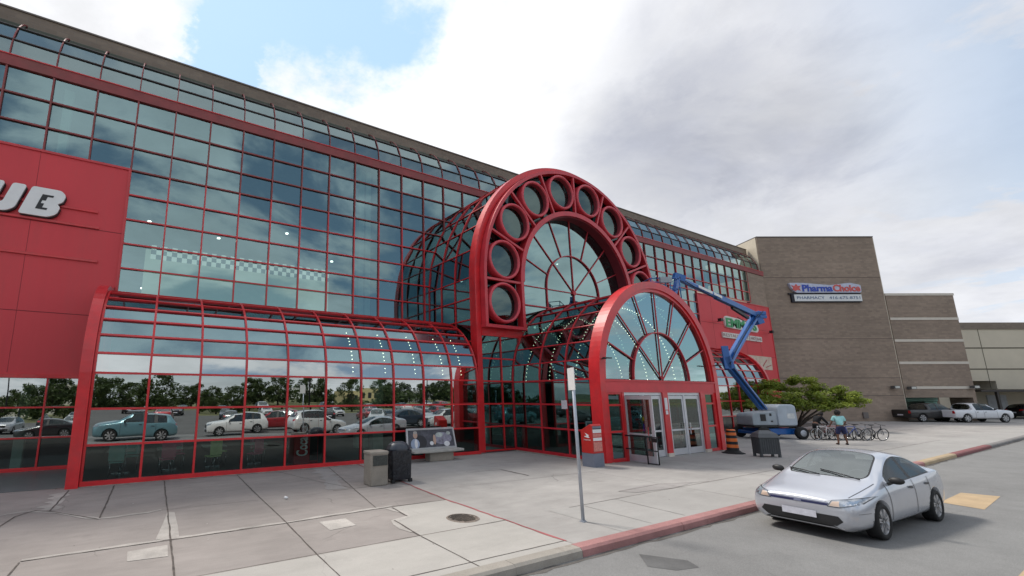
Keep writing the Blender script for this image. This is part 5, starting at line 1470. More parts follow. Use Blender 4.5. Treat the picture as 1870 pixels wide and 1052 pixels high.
# ------------------------------------------------------------------ cars
def carpaint(name, col, metal=.55, rough=.32):
    m, nt, out = _new(name); L = nt.links.new
    b = nd(nt, 'ShaderNodeBsdfPrincipled', Roughness=rough, Metallic=metal)
    b.inputs['Coat Weight'].default_value = .7; b.inputs['Coat Roughness'].default_value = .06
    tc = nd(nt, 'ShaderNodeTexCoord'); nz = nd(nt, 'ShaderNodeTexNoise', Scale=1.3, Detail=6.0, Roughness=.65); L(tc.outputs['Object'], nz.inputs['Vector'])
    mr = nd(nt, 'ShaderNodeMapRange'); mr.inputs['To Min'].default_value = .88; mr.inputs['To Max'].default_value = 1.1; L(nz.outputs['Fac'], mr.inputs['Value'])
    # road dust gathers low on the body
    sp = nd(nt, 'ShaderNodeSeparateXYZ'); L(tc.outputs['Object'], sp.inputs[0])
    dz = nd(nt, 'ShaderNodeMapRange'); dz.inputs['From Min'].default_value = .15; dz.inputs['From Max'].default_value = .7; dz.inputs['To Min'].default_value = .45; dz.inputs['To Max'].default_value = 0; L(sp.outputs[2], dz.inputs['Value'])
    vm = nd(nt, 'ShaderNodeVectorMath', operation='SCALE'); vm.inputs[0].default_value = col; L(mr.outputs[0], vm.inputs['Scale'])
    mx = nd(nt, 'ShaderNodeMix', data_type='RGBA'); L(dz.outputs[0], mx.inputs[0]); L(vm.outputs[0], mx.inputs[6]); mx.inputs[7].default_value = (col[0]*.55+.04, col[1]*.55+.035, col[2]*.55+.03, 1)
    L(mx.outputs[2], b.inputs['Base Color'])
    L(b.outputs[0], out.inputs[0]); return m
CARGLASS = glass('car_glass', (.30, .34, .34), (.62, .68, .70), .05)
WSGLASS = glass('windshield_glass', (.66, .70, .69), (.74, .80, .80), .20)
TRIM = paint('black_trim', (.015, .015, .016), .5); LENS = glass('lamp_lens', (.8, .82, .85), (.9, .9, .95), .25); ALLOY = paint('alloy', (.55, .55, .56), .35, .5, var=.05)
AMBER = paint('amber_lamp', (.55, .42, .33), .2, coat=.6); REDLAMP = paint('tail_lamp', (.45, .01, .015), .25, coat=.6); SEATM = paint('car_seat', (.05, .05, .055), .85); PLATE = paint('plate_white', (.62, .62, .68), .5, var=.12, scale=14)
LAMPI = paint('lamp_inner', (.30, .33, .37), .12, .3, var=.5, scale=11, coat=1.0)
def shell_mesh(S, wheels, wr, wy):
    """S: stations (x, zb, w, zs, list of 3 upper points (y,z), flags). returns evaluated mesh with material slots
    0 paint 1 side glass 2 front/rear glass 3 trim"""
    ring = []
    for st in S:
        x, zb, w, zs, up = st[:5]
        h = [(0, zb), (.80*w, zb), (.965*w, zb+.09), (w, zb+(zs-zb)*.45), (.992*w, zb+(zs-zb)*.82), (.94*w, zs)] + list(up)
        pts = [(x, y, z) for y, z in h] + [(x, -y, z) for y, z in h[-2:0:-1]]
        ring.append(pts)
    n = len(ring[0]); H = 9
    vs = [p for r in ring for p in r]; fs = []; mi = []
    for i in range(len(S)-1):
        fl = S[i][5] if len(S[i]) > 5 else ''
        for k in range(n):
            fs.append((i*n+k, i*n+(k+1) % n, (i+1)*n+(k+1) % n, (i+1)*n+k))
            kk = k if k < H-1 else n-1-k
            m = 0
            if kk == 5 and 's' in fl: m = 1
            if kk == 6 and 't' in fl: m = 1
            if kk in (5, 6) and 'p' in fl: m = 3
            if kk == 5 and 'P' in fl: m = 3
            if kk == 7 and 'w' in fl: m = 2
            if kk == 0: m = 3
            mi.append(m)
    fs.append(tuple(range(n))[::-1]); mi.append(0)
    fs.append(tuple((len(S)-1)*n+k for k in range(n))); mi.append(0)
    me = bpy.data.meshes.new('shell'); me.from_pydata(vs, [], fs)
    for _ in range(5): me.materials.append(TRIM)
    for p, m in zip(me.polygons, mi): p.material_index = m; p.use_smooth = True
    bm = bmesh.new(); bm.from_mesh(me); bmesh.ops.recalc_face_normals(bm, faces=bm.faces)
    # keep pillars crisp
    cl = bm.edges.layers.float.get('crease_edge') or bm.edges.layers.float.new('crease_edge')
    for e in bm.edges:
        ms = {f.material_index for f in e.link_faces}
        if len(ms) > 1: e[cl] = .85
        else:
            a_, b_ = e.verts; ia, ib = a_.index, b_.index
            if ia // n != ib // n and ia % n in (5, n-5): e[cl] = .6
            if ia // n != ib // n and ia % n in (1, n-1, 2, n-2): e[cl] = .3
    bm.to_mesh(me); bm.free()
    o = bpy.data.objects.new('shell', me); COL.objects.link(o)
    ss = o.modifiers.new('s', 'SUBSURF'); ss.levels = 3; ss.render_levels = 3
    cut = MB()
    for wx in wheels:
        for s in (-1, 1):
            cut.cyl((wx, s*(wy+.05)-.22, wr+.0), wr+.055, .44, 36, 'y')
    co = cut.build('cut', TRIM)
    bo = o.modifiers.new('b', 'BOOLEAN'); bo.object = co; bo.operation = 'DIFFERENCE'; bo.solver = 'EXACT'
    new = evaluated_mesh(o)
    bpy.data.objects.remove(o); bpy.data.objects.remove(co)
    return new
def split(me, parent, spec):
    """one object per material index"""
    out = {}
    for idx, (name, mat_) in spec.items():
        bm = bmesh.new(); bm.from_mesh(me)
        if idx in (1, 2):
            pass
        bmesh.ops.delete(bm, geom=[f for f in bm.faces if f.material_index != idx], context='FACES')
        if idx == 3: pass
        m2 = bpy.data.meshes.new(name); 
        if not bm.faces: bm.free(); continue
        if idx in (1, 2):
            # separate islands into single windows
            isl = []; seen = set()
            for f in bm.faces:
                if f in seen: continue
                st_ = [f]; comp = []; seen.add(f)
                while st_:
                    g = st_.pop(); comp.append(g)
                    for e in g.edges:
                        for h in e.link_faces:
                            if h not in seen: seen.add(h); st_.append(h)
                isl.append([[tuple(v.co) for v in g.verts] for g in comp])
            for comp in isl:
                mb = MB(); vi = {}
                for poly in comp:
                    ids = []
                    for p in poly:
                        k = tuple(round(c, 5) for c in p)
                        if k not in vi: vi[k] = len(mb.v); mb.v.append(p)
                        ids.append(vi[k])
                    mb.f.append(tuple(ids)); mb.m.append(0); mb.s.append(True)
                nm = 'side_window' if idx == 1 else ('windscreen' if mb.v[0][0] > 0 else 'rear_window')
                ob = mb.build(nm, [mat_, TRIM], parent, fix=False)
                b2 = bmesh.new(); b2.from_mesh(ob.data)
                bmesh.ops.inset_region(b2, faces=b2.faces[:], thickness=.028 if idx == 2 else .020, use_boundary=True, use_even_offset=True)
                # the rim made by the inset becomes the rubber seal
                bv = {v for e in b2.edges if e.is_boundary for v in e.verts}
                for f in b2.faces:
                    if any(v in bv for v in f.verts): f.material_index = 1
                b2.to_mesh(ob.data); b2.free()
                for p in ob.data.polygons: p.use_smooth = True
            bm.free(); continue
        bm.to_mesh(m2); bm.free()
        m2.materials.clear(); m2.materials.append(mat_)
        for p in m2.polygons: p.material_index = 0; p.use_smooth = True
        o = bpy.data.objects.new(name, m2); COL.objects.link(o); o.parent = parent; out[idx] = o
    return out
def decal(bvh, poly, direction, name, m_, parent, off=.004, origin=5.0, sub_=3, thick=False):
    """polygon drawn on the body surface: poly in (u,v); direction 'front','rear','left','right','top'"""
    bm = bmesh.new()
    vs = [bm.verts.new((u, v, 0)) for u, v in poly]; bm.faces.new(vs)
    bmesh.ops.triangulate(bm, faces=bm.faces)
    bmesh.ops.subdivide_edges(bm, edges=bm.edges[:], cuts=2**(sub_-1), use_grid_fill=True)
    for v in bm.verts:
        u, w = v.co.x, v.co.y
        if direction == 'front': o, d = Vector((origin, u, w)), Vector((-1, 0, 0))
        elif direction == 'rear': o, d = Vector((-origin, u, w)), Vector((1, 0, 0))
        elif direction == 'left': o, d = Vector((u, origin, w)), Vector((0, -1, 0))
        elif direction == 'right': o, d = Vector((u, -origin, w)), Vector((0, 1, 0))
        else: o, d = Vector((u, w, origin)), Vector((0, 0, -1))
        hit = bvh.ray_cast(o, d)
        if hit[0] is not None: v.co = hit[0] - d*off
        else: v.co = Vector((0, 0, 0)); v.tag = True
    bmesh.ops.delete(bm, geom=[v for v in bm.verts if v.tag], context='VERTS')
    bmesh.ops.recalc_face_normals(bm, faces=bm.faces)
    me = bpy.data.meshes.new(name); bm.to_mesh(me); bm.free(); me.materials.append(m_)
    for p in me.polygons: p.use_smooth = True
    o = bpy.data.objects.new(name, me); COL.objects.link(o); o.parent = parent
    return o
def wheel(parent, x, y, r, s, spokes=7, wd=.2):
    m = MB()
    m.lathe([(r*.70, s*wd*.42), (r*.76, s*wd*.5), (r*.93, s*wd*.5), (r, s*wd*.36), (r, -s*wd*.5), (r*.6, -s*wd*.5)], 32, (x, y, r), 0, 'y')
    t_ = m.build('tyre', RUBBER, parent)
    m = MB()
    m.lathe([(r*.73, s*wd*.44), (r*.70, s*wd*.40), (r*.66, s*wd*.1)], 32, (x, y, r), 0, 'y')
    m.lathe([(r*.66, s*wd*.12), (.001, s*wd*.12)], 24, (x, y, r), 1, 'y')
    m.lathe([(r*.16, s*wd*.40), (.001, s*wd*.43)], 16, (x, y, r), 0, 'y')
    for k in range(spokes):
        a = 2*pi*k/spokes+.2
        for da in (-.10, .10):
            m.bar((x+r*.1*cos(a), y+s*wd*.36, r+r*.1*sin(a)), (x+r*.69*cos(a+da), y+s*wd*.36, r+r*.69*sin(a+da)), r*.13, .03, up=(0, 1, 0))
    sub(m, 'rim', [ALLOY, TRIM], t_)
    return t_
def car(name, lab, cat, S, L_, wheels, wr, wy, pm, roofh, detail=2, group=None, seats=True, front=None, rails=False):
    t = thing(name, lab, cat, (0, 0, 0), 0, group)
    me = shell_mesh(S, wheels, wr, wy)
    vs = [v.co.copy() for v in me.vertices]; bvh = BVHTree.FromPolygons([tuple(v) for v in vs], [tuple(p.vertices) for p in me.polygons])
    split(me, t, {0: ('body', pm), 1: ('side_window', CARGLASS), 2: ('windscreen', WSGLASS), 3: ('trim', TRIM)})
    for wx in wheels:
        for s in (-1, 1): wheel(t, wx, s*wy, wr, s)
    a = max(s_[0] for s_ in S); W = max(s_[2] for s_ in S)
    F = front
    for s in (-1, 1):
        cyl_ = sum(y for y, z in F['lamp'])/len(F['lamp']); czl_ = sum(z for y, z in F['lamp'])/len(F['lamp'])
        hl = decal(bvh, [(s*(cyl_+(y-cyl_)*1.07), czl_+(z-czl_)*1.16) for y, z in F['lamp']], 'front', 'headlight', TRIM, t, .003, sub_=4)
        decal(bvh, [(s*y, z) for y, z in F['lamp']], 'front', 'lamp_glass', LAMPI, hl, .006, sub_=4)
        if detail > 1:
            sub_o = decal(bvh, [(s*y, z) for y, z in F['amber']], 'front', 'indicator', AMBER, hl, .008)
            sub_l = decal(bvh, [(s*y, z) for y, z in F['beam']], 'front', 'beam', CHROME, hl, .008)
        decal(bvh, [(s*y, z) for y, z in F['tail']], 'rear', 'tail_light', REDLAMP, t, .005)
        # side seams, handles, mirrors
        dn = 'left' if s > 0 else 'right'
        for x in F['seams']:
            decal(bvh, [(x-.009, .30), (x+.009, .30), (x+.009+F.get('sl', 0), F['belt']-.02), (x-.009+F.get('sl', 0), F['belt']-.02)], dn, 'door_seam', TRIM, t, .005, sub_=4)
        for x in F['handles']:
            h = decal(bvh, [(x-.09, F['belt']-.17), (x+.08, F['belt']-.155), (x+.08, F['belt']-.115), (x-.09, F['belt']-.125)], dn, 'door_handle', F.get('hm', TRIM), t, .018, sub_=2)
        if 'hood' in F:
            decal(bvh, [(F['hood'][0], s*F['hood'][2]), (F['hood'][1], s*F['hood'][3]), (F['hood'][1], s*(F['hood'][3]-.012)), (F['hood'][0], s*(F['hood'][2]-.012))], 'top', 'bonnet_seam', TRIM, t, .002, sub_=3)
            decal(bvh, [(s*.40, .668), (s*.84, .755), (s*.84, .762), (s*.40, .676)], 'front', 'bumper_seam', TRIM, t, .003)
            decal(bvh, [(1.78, .50), (2.12, .50), (2.12, .506), (1.78, .506)], dn, 'bumper_seam', TRIM, t, .003)
        if 'sill' in F: decal(bvh, [(F['sill'][0], .21), (F['sill'][1], .21), (F['sill'][1], .235), (F['sill'][0], .235)], dn, 'sill_line', TRIM, t, .006, sub_=4)
        m = MB(); mx_, my_, mz_ = F['mirror']
        m.sphere((mx_, s*(my_+.07), mz_), .11, 12, 0, .55, 1.05, .62); m.bar((mx_+.02, s*(my_-.05), mz_-.08), (mx_, s*(my_+.04), mz_-.02), .05, .05)
        m.build('mirror', F.get('mm', TRIM), t)
    decal(bvh, F['grille'], 'front', 'grille', F.get('gm', TRIM), t, .005)
    decal(bvh, F['intake'], 'front', 'air_intake', TRIM, t, .006)
    if 'bars' in F:
        for q, mt in F['bars']: decal(bvh, q, 'front', 'grille_bar', mt, t, .012)
    decal(bvh, [(-.26, F['plate']), (.26, F['plate']), (.26, F['plate']+.12), (-.26, F['plate']+.12)], 'front', 'number_plate', PLATE, t, .022, sub_=2)
    decal(bvh, [(-.26, F['rplate']), (.26, F['rplate']), (.26, F['rplate']+.12), (-.26, F['rplate']+.12)], 'rear', 'number_plate', PLATE, t, .01, sub_=2)
    if seats:
        m = MB()
        for x in (.15, -.75):
            for y in (-.36, .36):
                m.box(x-.25, x+.25, y-.24, y+.24, .3, .58); m.bar((x-.22, y, .5), (x-.38, y, 1.08*roofh/1.43), .44, .14, up=(1, 0, 0)); m.bar((x-.38, y, 1.08*roofh/1.43), (x-.41, y, 1.22*roofh/1.43), .24, .1, up=(1, 0, 0))
        m.build('seat', SEATM, t)
        m = MB(); m.box(.6, 1.05, -.65, .65, .75, .92*roofh/1.43)
        m.tube([(.55, .36+.17*cos(a_), .92*roofh/1.43+.17*sin(a_)) for a_ in [k*pi/8 for k in range(16)]], .016, 6, closed=True); m.build('dashboard', SEATM, t)
    if detail > 1:
        m = MB()
        for (y0, y1) in ((.55, -.10), (-.05, -.62)):
            p0 = bvh.ray_cast(Vector((1.12, y0, 3)), Vector((0, 0, -1)))[0]; p1 = bvh.ray_cast(Vector((.92, y1, 3)), Vector((0, 0, -1)))[0]
            pm_ = bvh.ray_cast(Vector((1.02, (y0+y1)/2, 3)), Vector((0, 0, -1)))[0]
            up_ = Vector((.0, 0, .018)); m.tube([p0+up_, pm_+up_*1.4, p1+up_], .011, 6)
        m.build('wiper', BLACK, t)
    return t, bvh
# --- silver sedan
def U(a, b, c): return [a, b, c]
SED = [
 (2.28, .30, .58, .60, U((.42, .635), (.22, .655), (0, .655))),
 (2.25, .20, .75, .64, U((.58, .695), (.32, .72), (0, .73))),
 (2.05, .165, .83, .68, U((.70, .75), (.40, .785), (0, .80))),
 (1.72, .165, .865, .715, U((.76, .795), (.46, .835), (0, .85))),
 (1.36, .165, .875, .79, U((.78, .87), (.50, .915), (0, .93))),
 (1.10, .165, .875, .845, U((.79, .915), (.66, .955), (0, .99)), 'w'),
 (.74, .165, .875, .88, U((.74, 1.03), (.615, 1.10), (0, 1.15)), 'ws'),
 (.36, .165, .875, .895, U((.675, 1.20), (.565, 1.27), (0, 1.32)), 'ws'),
 (.02, .165, .875, .905, U((.625, 1.31), (.53, 1.375), (0, 1.42)), 's'),
 (-.28, .165, .875, .915, U((.61, 1.335), (.52, 1.395), (0, 1.445)), 'P'),
 (-.37, .165, .875, .92, U((.61, 1.335), (.52, 1.395), (0, 1.445)), 's'),
 (-.78, .165, .875, .935, U((.62, 1.30), (.525, 1.365), (0, 1.42)), 's'),
 (-1.12, .165, .87, .955, U((.645, 1.20), (.54, 1.285), (0, 1.355)), 'ws'),
 (-1.40, .165, .868, .965, U((.68, 1.09), (.56, 1.175), (0, 1.25)), 'w'),
 (-1.74, .175, .86, .975, U((.74, 1.015), (.60, 1.05), (0, 1.085))),
 (-2.10, .20, .83, .955, U((.73, 1.00), (.45, 1.02), (0, 1.03))),
 (-2.25, .28, .76, .86, U((.64, .93), (.38, .96), (0, .97))),
 (-2.30, .36, .62, .74, U((.46, .76), (.24, .77), (0, .77)))]
FS = dict(lamp=[(.44, .60), (.50, .70), (.72, .735), (.83, .745), (.80, .66), (.60, .60)], amber=[(.46, .605), (.50, .685), (.585, .695), (.60, .61)], beam=[(.64, .63), (.66, .70), (.77, .715), (.77, .66)],
          tail=[(.45, .78), (.45, .93), (.80, .93), (.82, .80)], seams=[.92, -.32, -1.12], handles=[-.12, -.98], belt=.93, mirror=(.72, .86, .98), grille=[(-.43, .60), (.43, .60), (.45, .655), (-.45, .655)], sill=(-.95, 1.0),
          intake=[(-.52, .27), (.52, .27), (.62, .36), (.56, .44), (-.56, .44), (-.62, .36)], plate=.36, rplate=.55, sl=0, hood=(1.12, 2.02, .74, .66))
FS['hm'] = paint('handle_dark', (.03, .03, .035), .4)
NAVYG = paint('grille_blue', (.015, .02, .09), .3)
FS['gm'] = NAVYG; BARM = paint('grille_silver', (.22, .24, .34), .35, .2)
FS['bars'] = [([(-.44, .640), (.44, .640), (.44, .650), (-.44, .650)], BARM), ([(-.06, .608), (.06, .608), (.05, .652), (-.05, .652)], BARM),
              ([(-.60, .225), (.60, .225), (.62, .245), (-.62, .245)], paint('lip_silver', (.5, .52, .56), .3, .5))]
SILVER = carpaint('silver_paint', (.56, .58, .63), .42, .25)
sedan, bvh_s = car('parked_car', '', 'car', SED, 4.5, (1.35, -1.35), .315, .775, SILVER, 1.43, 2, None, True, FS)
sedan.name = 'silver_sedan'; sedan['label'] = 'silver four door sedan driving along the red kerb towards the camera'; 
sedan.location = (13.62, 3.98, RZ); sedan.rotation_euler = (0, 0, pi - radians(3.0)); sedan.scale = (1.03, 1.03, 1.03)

# --- generic suv
SUV = [
 (2.28, .36, .62, .72, U((.46, .76), (.24, .78), (0, .78))),
 (2.22, .25, .78, .80, U((.60, .90), (.32, .95), (0, .96))),
 (2.0, .23, .88, .92, U((.72, .98), (.42, 1.03), (0, 1.05))),
 (1.4, .23, .92, .98, U((.76, 1.06), (.46, 1.11), (0, 1.12))),
 (1.05, .23, .92, 1.02, U((.80, 1.10), (.68, 1.13), (0, 1.17)), 'w'),
 (.72, .23, .92, 1.04, U((.76, 1.24), (.64, 1.32), (0, 1.38)), 'ws'),
 (.30, .23, .92, 1.05, U((.72, 1.36), (.60, 1.56), (0, 1.63)), 'st'),
 (-.26, .23, .92, 1.06, U((.71, 1.38), (.60, 1.61), (0, 1.68)), 'p'),
 (-.36, .23, .92, 1.06, U((.71, 1.38), (.60, 1.61), (0, 1.68)), 'st'),
 (-1.0, .23, .92, 1.08, U((.71, 1.38), (.59, 1.59), (0, 1.665)), 'p'),
 (-1.12, .23, .92, 1.085, U((.71, 1.38), (.59, 1.58), (0, 1.66)), 'st'),
 (-1.65, .24, .91, 1.10, U((.71, 1.36), (.58, 1.53), (0, 1.62))),
 (-1.85, .25, .90, 1.09, U((.74, 1.32), (.60, 1.47), (0, 1.56)), 'w'),
 (-2.12, .26, .87, 1.02, U((.76, 1.10), (.62, 1.14), (0, 1.16))),
 (-2.26, .32, .78, .86, U((.62, .92), (.36, .94), (0, .95))),
 (-2.30, .42, .62, .74, U((.46, .76), (.24, .77), (0, .77)))]
FV = dict(lamp=[(.50, .78), (.50, .90), (.84, .96), (.84, .84)], amber=[(.8, .8), (.8, .85), (.86, .85), (.86, .8)], beam=[(.6, .8), (.6, .88), (.72, .9), (.72, .82)], tail=[(.50, .86), (.50, 1.02), (.86, 1.04), (.86, .90)],
          seams=[.9, -.31, -1.06], handles=[-.12, -.90], belt=1.04, mirror=(.70, .92, 1.12), grille=[(-.42, .62), (.42, .62), (.46, .86), (-.46, .86)], intake=[(-.6, .32), (.6, .32), (.66, .50), (-.66, .50)], plate=.5, rplate=.62)
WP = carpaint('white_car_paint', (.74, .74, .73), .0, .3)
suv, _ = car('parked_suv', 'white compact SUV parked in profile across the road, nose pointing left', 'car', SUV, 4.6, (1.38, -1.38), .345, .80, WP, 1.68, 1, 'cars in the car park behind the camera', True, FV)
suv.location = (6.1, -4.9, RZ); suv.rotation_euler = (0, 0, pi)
colours = {}
def cp(n, c, metal=.3):
    if n not in colours: colours[n] = carpaint('car_'+n, c, metal)
    return colours[n]
GRP = 'cars in the car park behind the camera'
def put(proto, base, lab, x, y, rz, colname, col, nm=None):
    o = copy_tree(proto, loc=(x, y, RZ), rz=radians(rz), label=lab, mats={base: cp(colname, col)})
    o['group'] = GRP
    return o
put(suv, 'white_car_paint', 'white SUV turning out of the lane, second white one behind the camera', 11.6, -1.9, -6, 'white', (.74, .74, .73))
put(suv, 'white_car_paint', 'white SUV farthest right in the reflected front row', 25.6, -4.3, 175, 'white', (.74, .74, .73))
put(suv, 'white_car_paint', 'red SUV between the two white SUVs', 9.6, -7.2, 200, 'red', (.35, .02, .03))
put(sedan, 'silver_paint', 'dark blue sedan parked beside the road in the reflected front row', 19.3, -1.9, 185, 'navy', (.03, .045, .07))
put(suv, 'white_car_paint', 'white SUV at an angle behind the navy sedan', 21.0, -10.5, 120, 'white', (.74, .74, .73))
put(sedan, 'silver_paint', 'black sedan at the left end of the reflected front row', -6.5, -4.0, 176, 'black', (.015, .015, .018))
put(sedan, 'silver_paint', 'dark grey sedan left of the black sedan', -13.0, -4.2, 178, 'grey', (.06, .06, .065))
i = 0
names = [('white', (.74, .74, .73)), ('black', (.015, .015, .018)), ('silver', (.5, .51, .54)), ('white', (.74, .74, .73)), ('red', (.35, .02, .03)), ('grey', (.06, .06, .065)), ('navy', (.03, .045, .07))]
rng = random.Random(9)
for row, (y, rz) in enumerate(((-15.5, 96), (-25, -82), (-41, 95))):
    for k in range(11):
        if rng.random() < .22: continue
        x = -18+6.1*k+rng.uniform(-.3, .3)+row*2
        n, c = names[rng.randrange(len(names))]
        pr_, bs = ((suv, 'white_car_paint') if rng.random() < .6 else (sedan, 'silver_paint'))
        i += 1
        put(pr_, bs, '%s car in the %s row of the car park, bay %d from the left' % (n, ('near', 'middle', 'far')[row], k+1), x, y+rng.uniform(-.4, .4), rz+rng.uniform(-4, 4), n, c)
# --- the camera car (its reflection shows in the canopy glass)
cc = copy_tree(suv, loc=(-.35, -.15, RZ), rz=pi, label='teal hatchback with a roof camera mast, standing in the road', mats={'white_car_paint': cp('teal', (.15, .30, .35))})
cc.name = 'camera_car'; 
if 'group' in cc: del cc['group']
m = MB(); m.tube([(-.05, .1, 1.62), (-.25, .12, 2.2)], .03, 8); m.box(-.6, .6, -.5, .5, 1.68, 1.72); m.tube([(-.6, .4, 1.7), (-.25, .12, 2.1)], .015, 6); m.build('camera_mast', STEEL, cc)
# --- pick-ups on the right
PKU = [
 (2.85, .45, .70, .86, U((.55, .90), (.3, .92), (0, .92))),
 (2.80, .38, .90, 1.02, U((.76, 1.08), (.42, 1.12), (0, 1.12))),
 (2.5, .36, .98, 1.08, U((.80, 1.15), (.46, 1.19), (0, 1.20))),
 (1.6, .36, 1.0, 1.12, U((.82, 1.20), (.50, 1.24), (0, 1.25))),
 (1.25, .36, 1.0, 1.14, U((.86, 1.22), (.72, 1.25), (0, 1.28)), 'w'),
 (.90, .36, 1.0, 1.15, U((.82, 1.42), (.70, 1.50), (0, 1.55)), 'ws'),
 (.50, .36, 1.0, 1.15, U((.80, 1.52), (.68, 1.74), (0, 1.80)), 'st'),
 (-.10, .36, 1.0, 1.15, U((.79, 1.54), (.68, 1.80), (0, 1.86)), 'p'),
 (-.20, .36, 1.0, 1.15, U((.79, 1.54), (.68, 1.80), (0, 1.86)), 'st'),
 (-.80, .36, 1.0, 1.15, U((.79, 1.53), (.68, 1.78), (0, 1.84))),
 (-1.0, .36, 1.0, 1.16, U((.80, 1.50), (.70, 1.74), (0, 1.80)), 'w'),
 (-1.08, .36, 1.0, 1.16, U((.90, 1.19), (.78, 1.20), (0, 1.20))),
 (-1.16, .36, 1.0, 1.17, U((.90, 1.19), (.78, 1.20), (0, 1.20))),
 (-2.75, .40, .99, 1.17, U((.90, 1.19), (.78, 1.19), (0, 1.19))),
 (-2.85, .44, .97, 1.15, U((.88, 1.17), (.6, 1.17), (0, 1.17))),
 (-2.88, .5, .92, 1.1, U((.84, 1.12), (.5, 1.12), (0, 1.12)))]
FP = dict(FV); FP.update(lamp=[(.62, .86), (.62, 1.02), (.92, 1.04), (.92, .88)], tail=[(.74, .84), (.74, 1.1), (.95, 1.1), (.95, .84)], seams=[1.1, -.15, -.95], handles=[.02, -.75], belt=1.13, mirror=(.85, 1.02, 1.25),
     grille=[(-.55, .72), (.55, .72), (.58, 1.02), (-.58, 1.02)], intake=[(-.7, .44), (.7, .44), (.74, .58), (-.74, .58)], plate=.55, rplate=.62)
BP = carpaint('black_truck_paint', (.008, .008, .009), .0, .5)
pk, _ = car('pickup_truck', 'black pickup truck standing against the shop window of the banded brick block', 'pickup truck', PKU, 5.8, (1.85, -1.75), .41, .86, BP, 1.86, 1, 'pickup trucks by the brick block', False, FP)
pk.location = (67.8, 13.0, 0); pk.rotation_euler = (0, 0, TA)
WT = carpaint('white_truck_paint', (.70, .71, .74), .0)
p2 = copy_tree(pk, loc=(69.9, 10.6, 0), rz=TA, label='white pickup truck in front of the banded brick block', mats={'black_truck_paint': WT}); 
p3 = copy_tree(suv, loc=(86.3, 8.8, 0), rz=TA, label='black SUV at the far right edge under the dark canopy', mats={'white_car_paint': cp('black', (.015, .015, .018))})
if 'group' in p3: del p3['group']

# ------------------------------------------------------------------ far side of the car park (seen as reflections)
tree_protos = []
for v in range(3):
    rng = random.Random(30+v)
    t = thing('roadside_tree', 'dense green tree beyond the car park behind the camera', 'tree', (0, 0, 0), 0, 'trees beyond the car park')
    h = 8.0+v
    m = MB(); m.tube([(0, 0, 0), (.1, 0, h*.3), (0, .1, h*.55)], [.3, .22, .1], 8)
    for k in range(6):
        a = k*1.1; m.tube([(0, 0, h*.28), (cos(a)*1.5, sin(a)*1.5, h*.5)], [.12, .04], 5)
    m.build('trunk', BARK, t)
    m = MB(); cl = []
    for k in range(46):
        a = rng.uniform(0, 2*pi); z = rng.uniform(.12, .96); rr = 4.2*sqrt(max(.05, 1-((z-.48)/.5)**2))*sqrt(rng.random())
        cl.append(((cos(a)*rr, sin(a)*rr, h*z), rng.uniform(.8, 1.4), rng.uniform(.6, 1.0)))
    leaves(m, cl, 80, .34, rng, .8)
    m.build('crown', LEAF2, t)
    tree_protos.append(t)
rng = random.Random(77); n = 0
for i in range(52):
    x = -70+4.0*i+rng.uniform(-1.5, 1.5); y = -72-rng.uniform(0, 12)-(22 if x > 45 else 0)
    if 48 < x < 66: continue
    pt = tree_protos[i % 3]
    if n < 3: o = pt; o.location = (x, y, RZ); o.rotation_euler.z = rng.uniform(0, 6)
    else: o = copy_tree(pt, loc=(x, y, RZ), rz=rng.uniform(0, 6))
    s = rng.uniform(.6, 1.0); o.scale = (s, s, s); n += 1
rng = random.Random(55); m = MB(); cl = []
for i in range(150):
    x = -110+1.9*i; cl.append(((x, -98+rng.uniform(-3, 3), rng.uniform(.6, 3.8)*(1 if x < 42 or x > 70 else .25)), rng.uniform(2, 3.4), rng.uniform(1.2, 2.4)))
leaves(m, cl, 60, .75, rng, .8)
fw = m.build('far_wood', LEAF2); tag(fw, 'continuous dark green belt of far trees beyond the car park', 'wood', kind='stuff')
t = thing('semi_trailer', 'long white box trailer beyond the car park with red square and dark lettering', 'trailer', (46, -118, RZ))
m = MB(); m.box(-8, 8, -1.3, 1.3, 1.1, 4.3); m.build('box', WHITE, t)
m = MB()
for x in (-6.5, -5.2, 6.2):
    for y in (-1.05, 1.05): m.lathe([(.001, -.15), (.5, -.15), (.5, .15), (.001, .15)], 16, (x, y, .5), 0, 'y')
m.box(-7.5, 7.5, -.5, .5, .9, 1.1); m.build('running_gear', RUBBER, t)
add_text('lettering', 'TRANS', 1.3, BLACK, t, (-2.8, 1.33, 2.3), rot=(pi/2, 0, pi), depth=.01, width=3.6)
m = MB(); m.box(-7.4, -6.6, 1.31, 1.33, 2.4, 3.3); m.build('red_square', RED, t)
for i, (x, y, w, d, h) in enumerate(((84, -150, 22, 12, 7), (120, -160, 30, 14, 6), (-30, -150, 26, 12, 7))):
    t = thing('low_building', ('yellowish low building beyond the trees right of the trailer', 'wide grey low building at the far right beyond the car park', 'pale low building beyond the trees on the left')[i], 'building', (x, y, RZ))
    m = MB(); m.box(-w/2, w/2, -d/2, d/2, 0, h); m.build('wall', (paint('far_wall%d' % i, ((.5, .42, .22), (.35, .35, .35), (.5, .48, .42))[i], .8)), t)
    m = MB()
    for k in range(int(w//3)): m.box(-w/2+1+3*k, -w/2+2.6+3*k, d/2, d/2+.05, h*.4, h*.75)
    m.build('window', TRIM, t)
for i, (x, y) in enumerate(((13.5, -9.5), (40, -30), (-14, -30))):
    t = thing('parking_light', 'tall dark car park light pole with a box lamp, ' + ('nearest the camera', 'farthest right', 'on the left')[i], 'lamp post', (x, y, RZ), 0, 'light poles in the car park')
    m = MB(); m.tube([(0, 0, 0), (0, 0, 8.5)], [.09, .06], 8); m.build('pole', BLACK, t)
    m = MB(); m.box(-.5, .5, -.18, .18, 8.5, 8.7); m.build('lamp_head', BLACK, t)

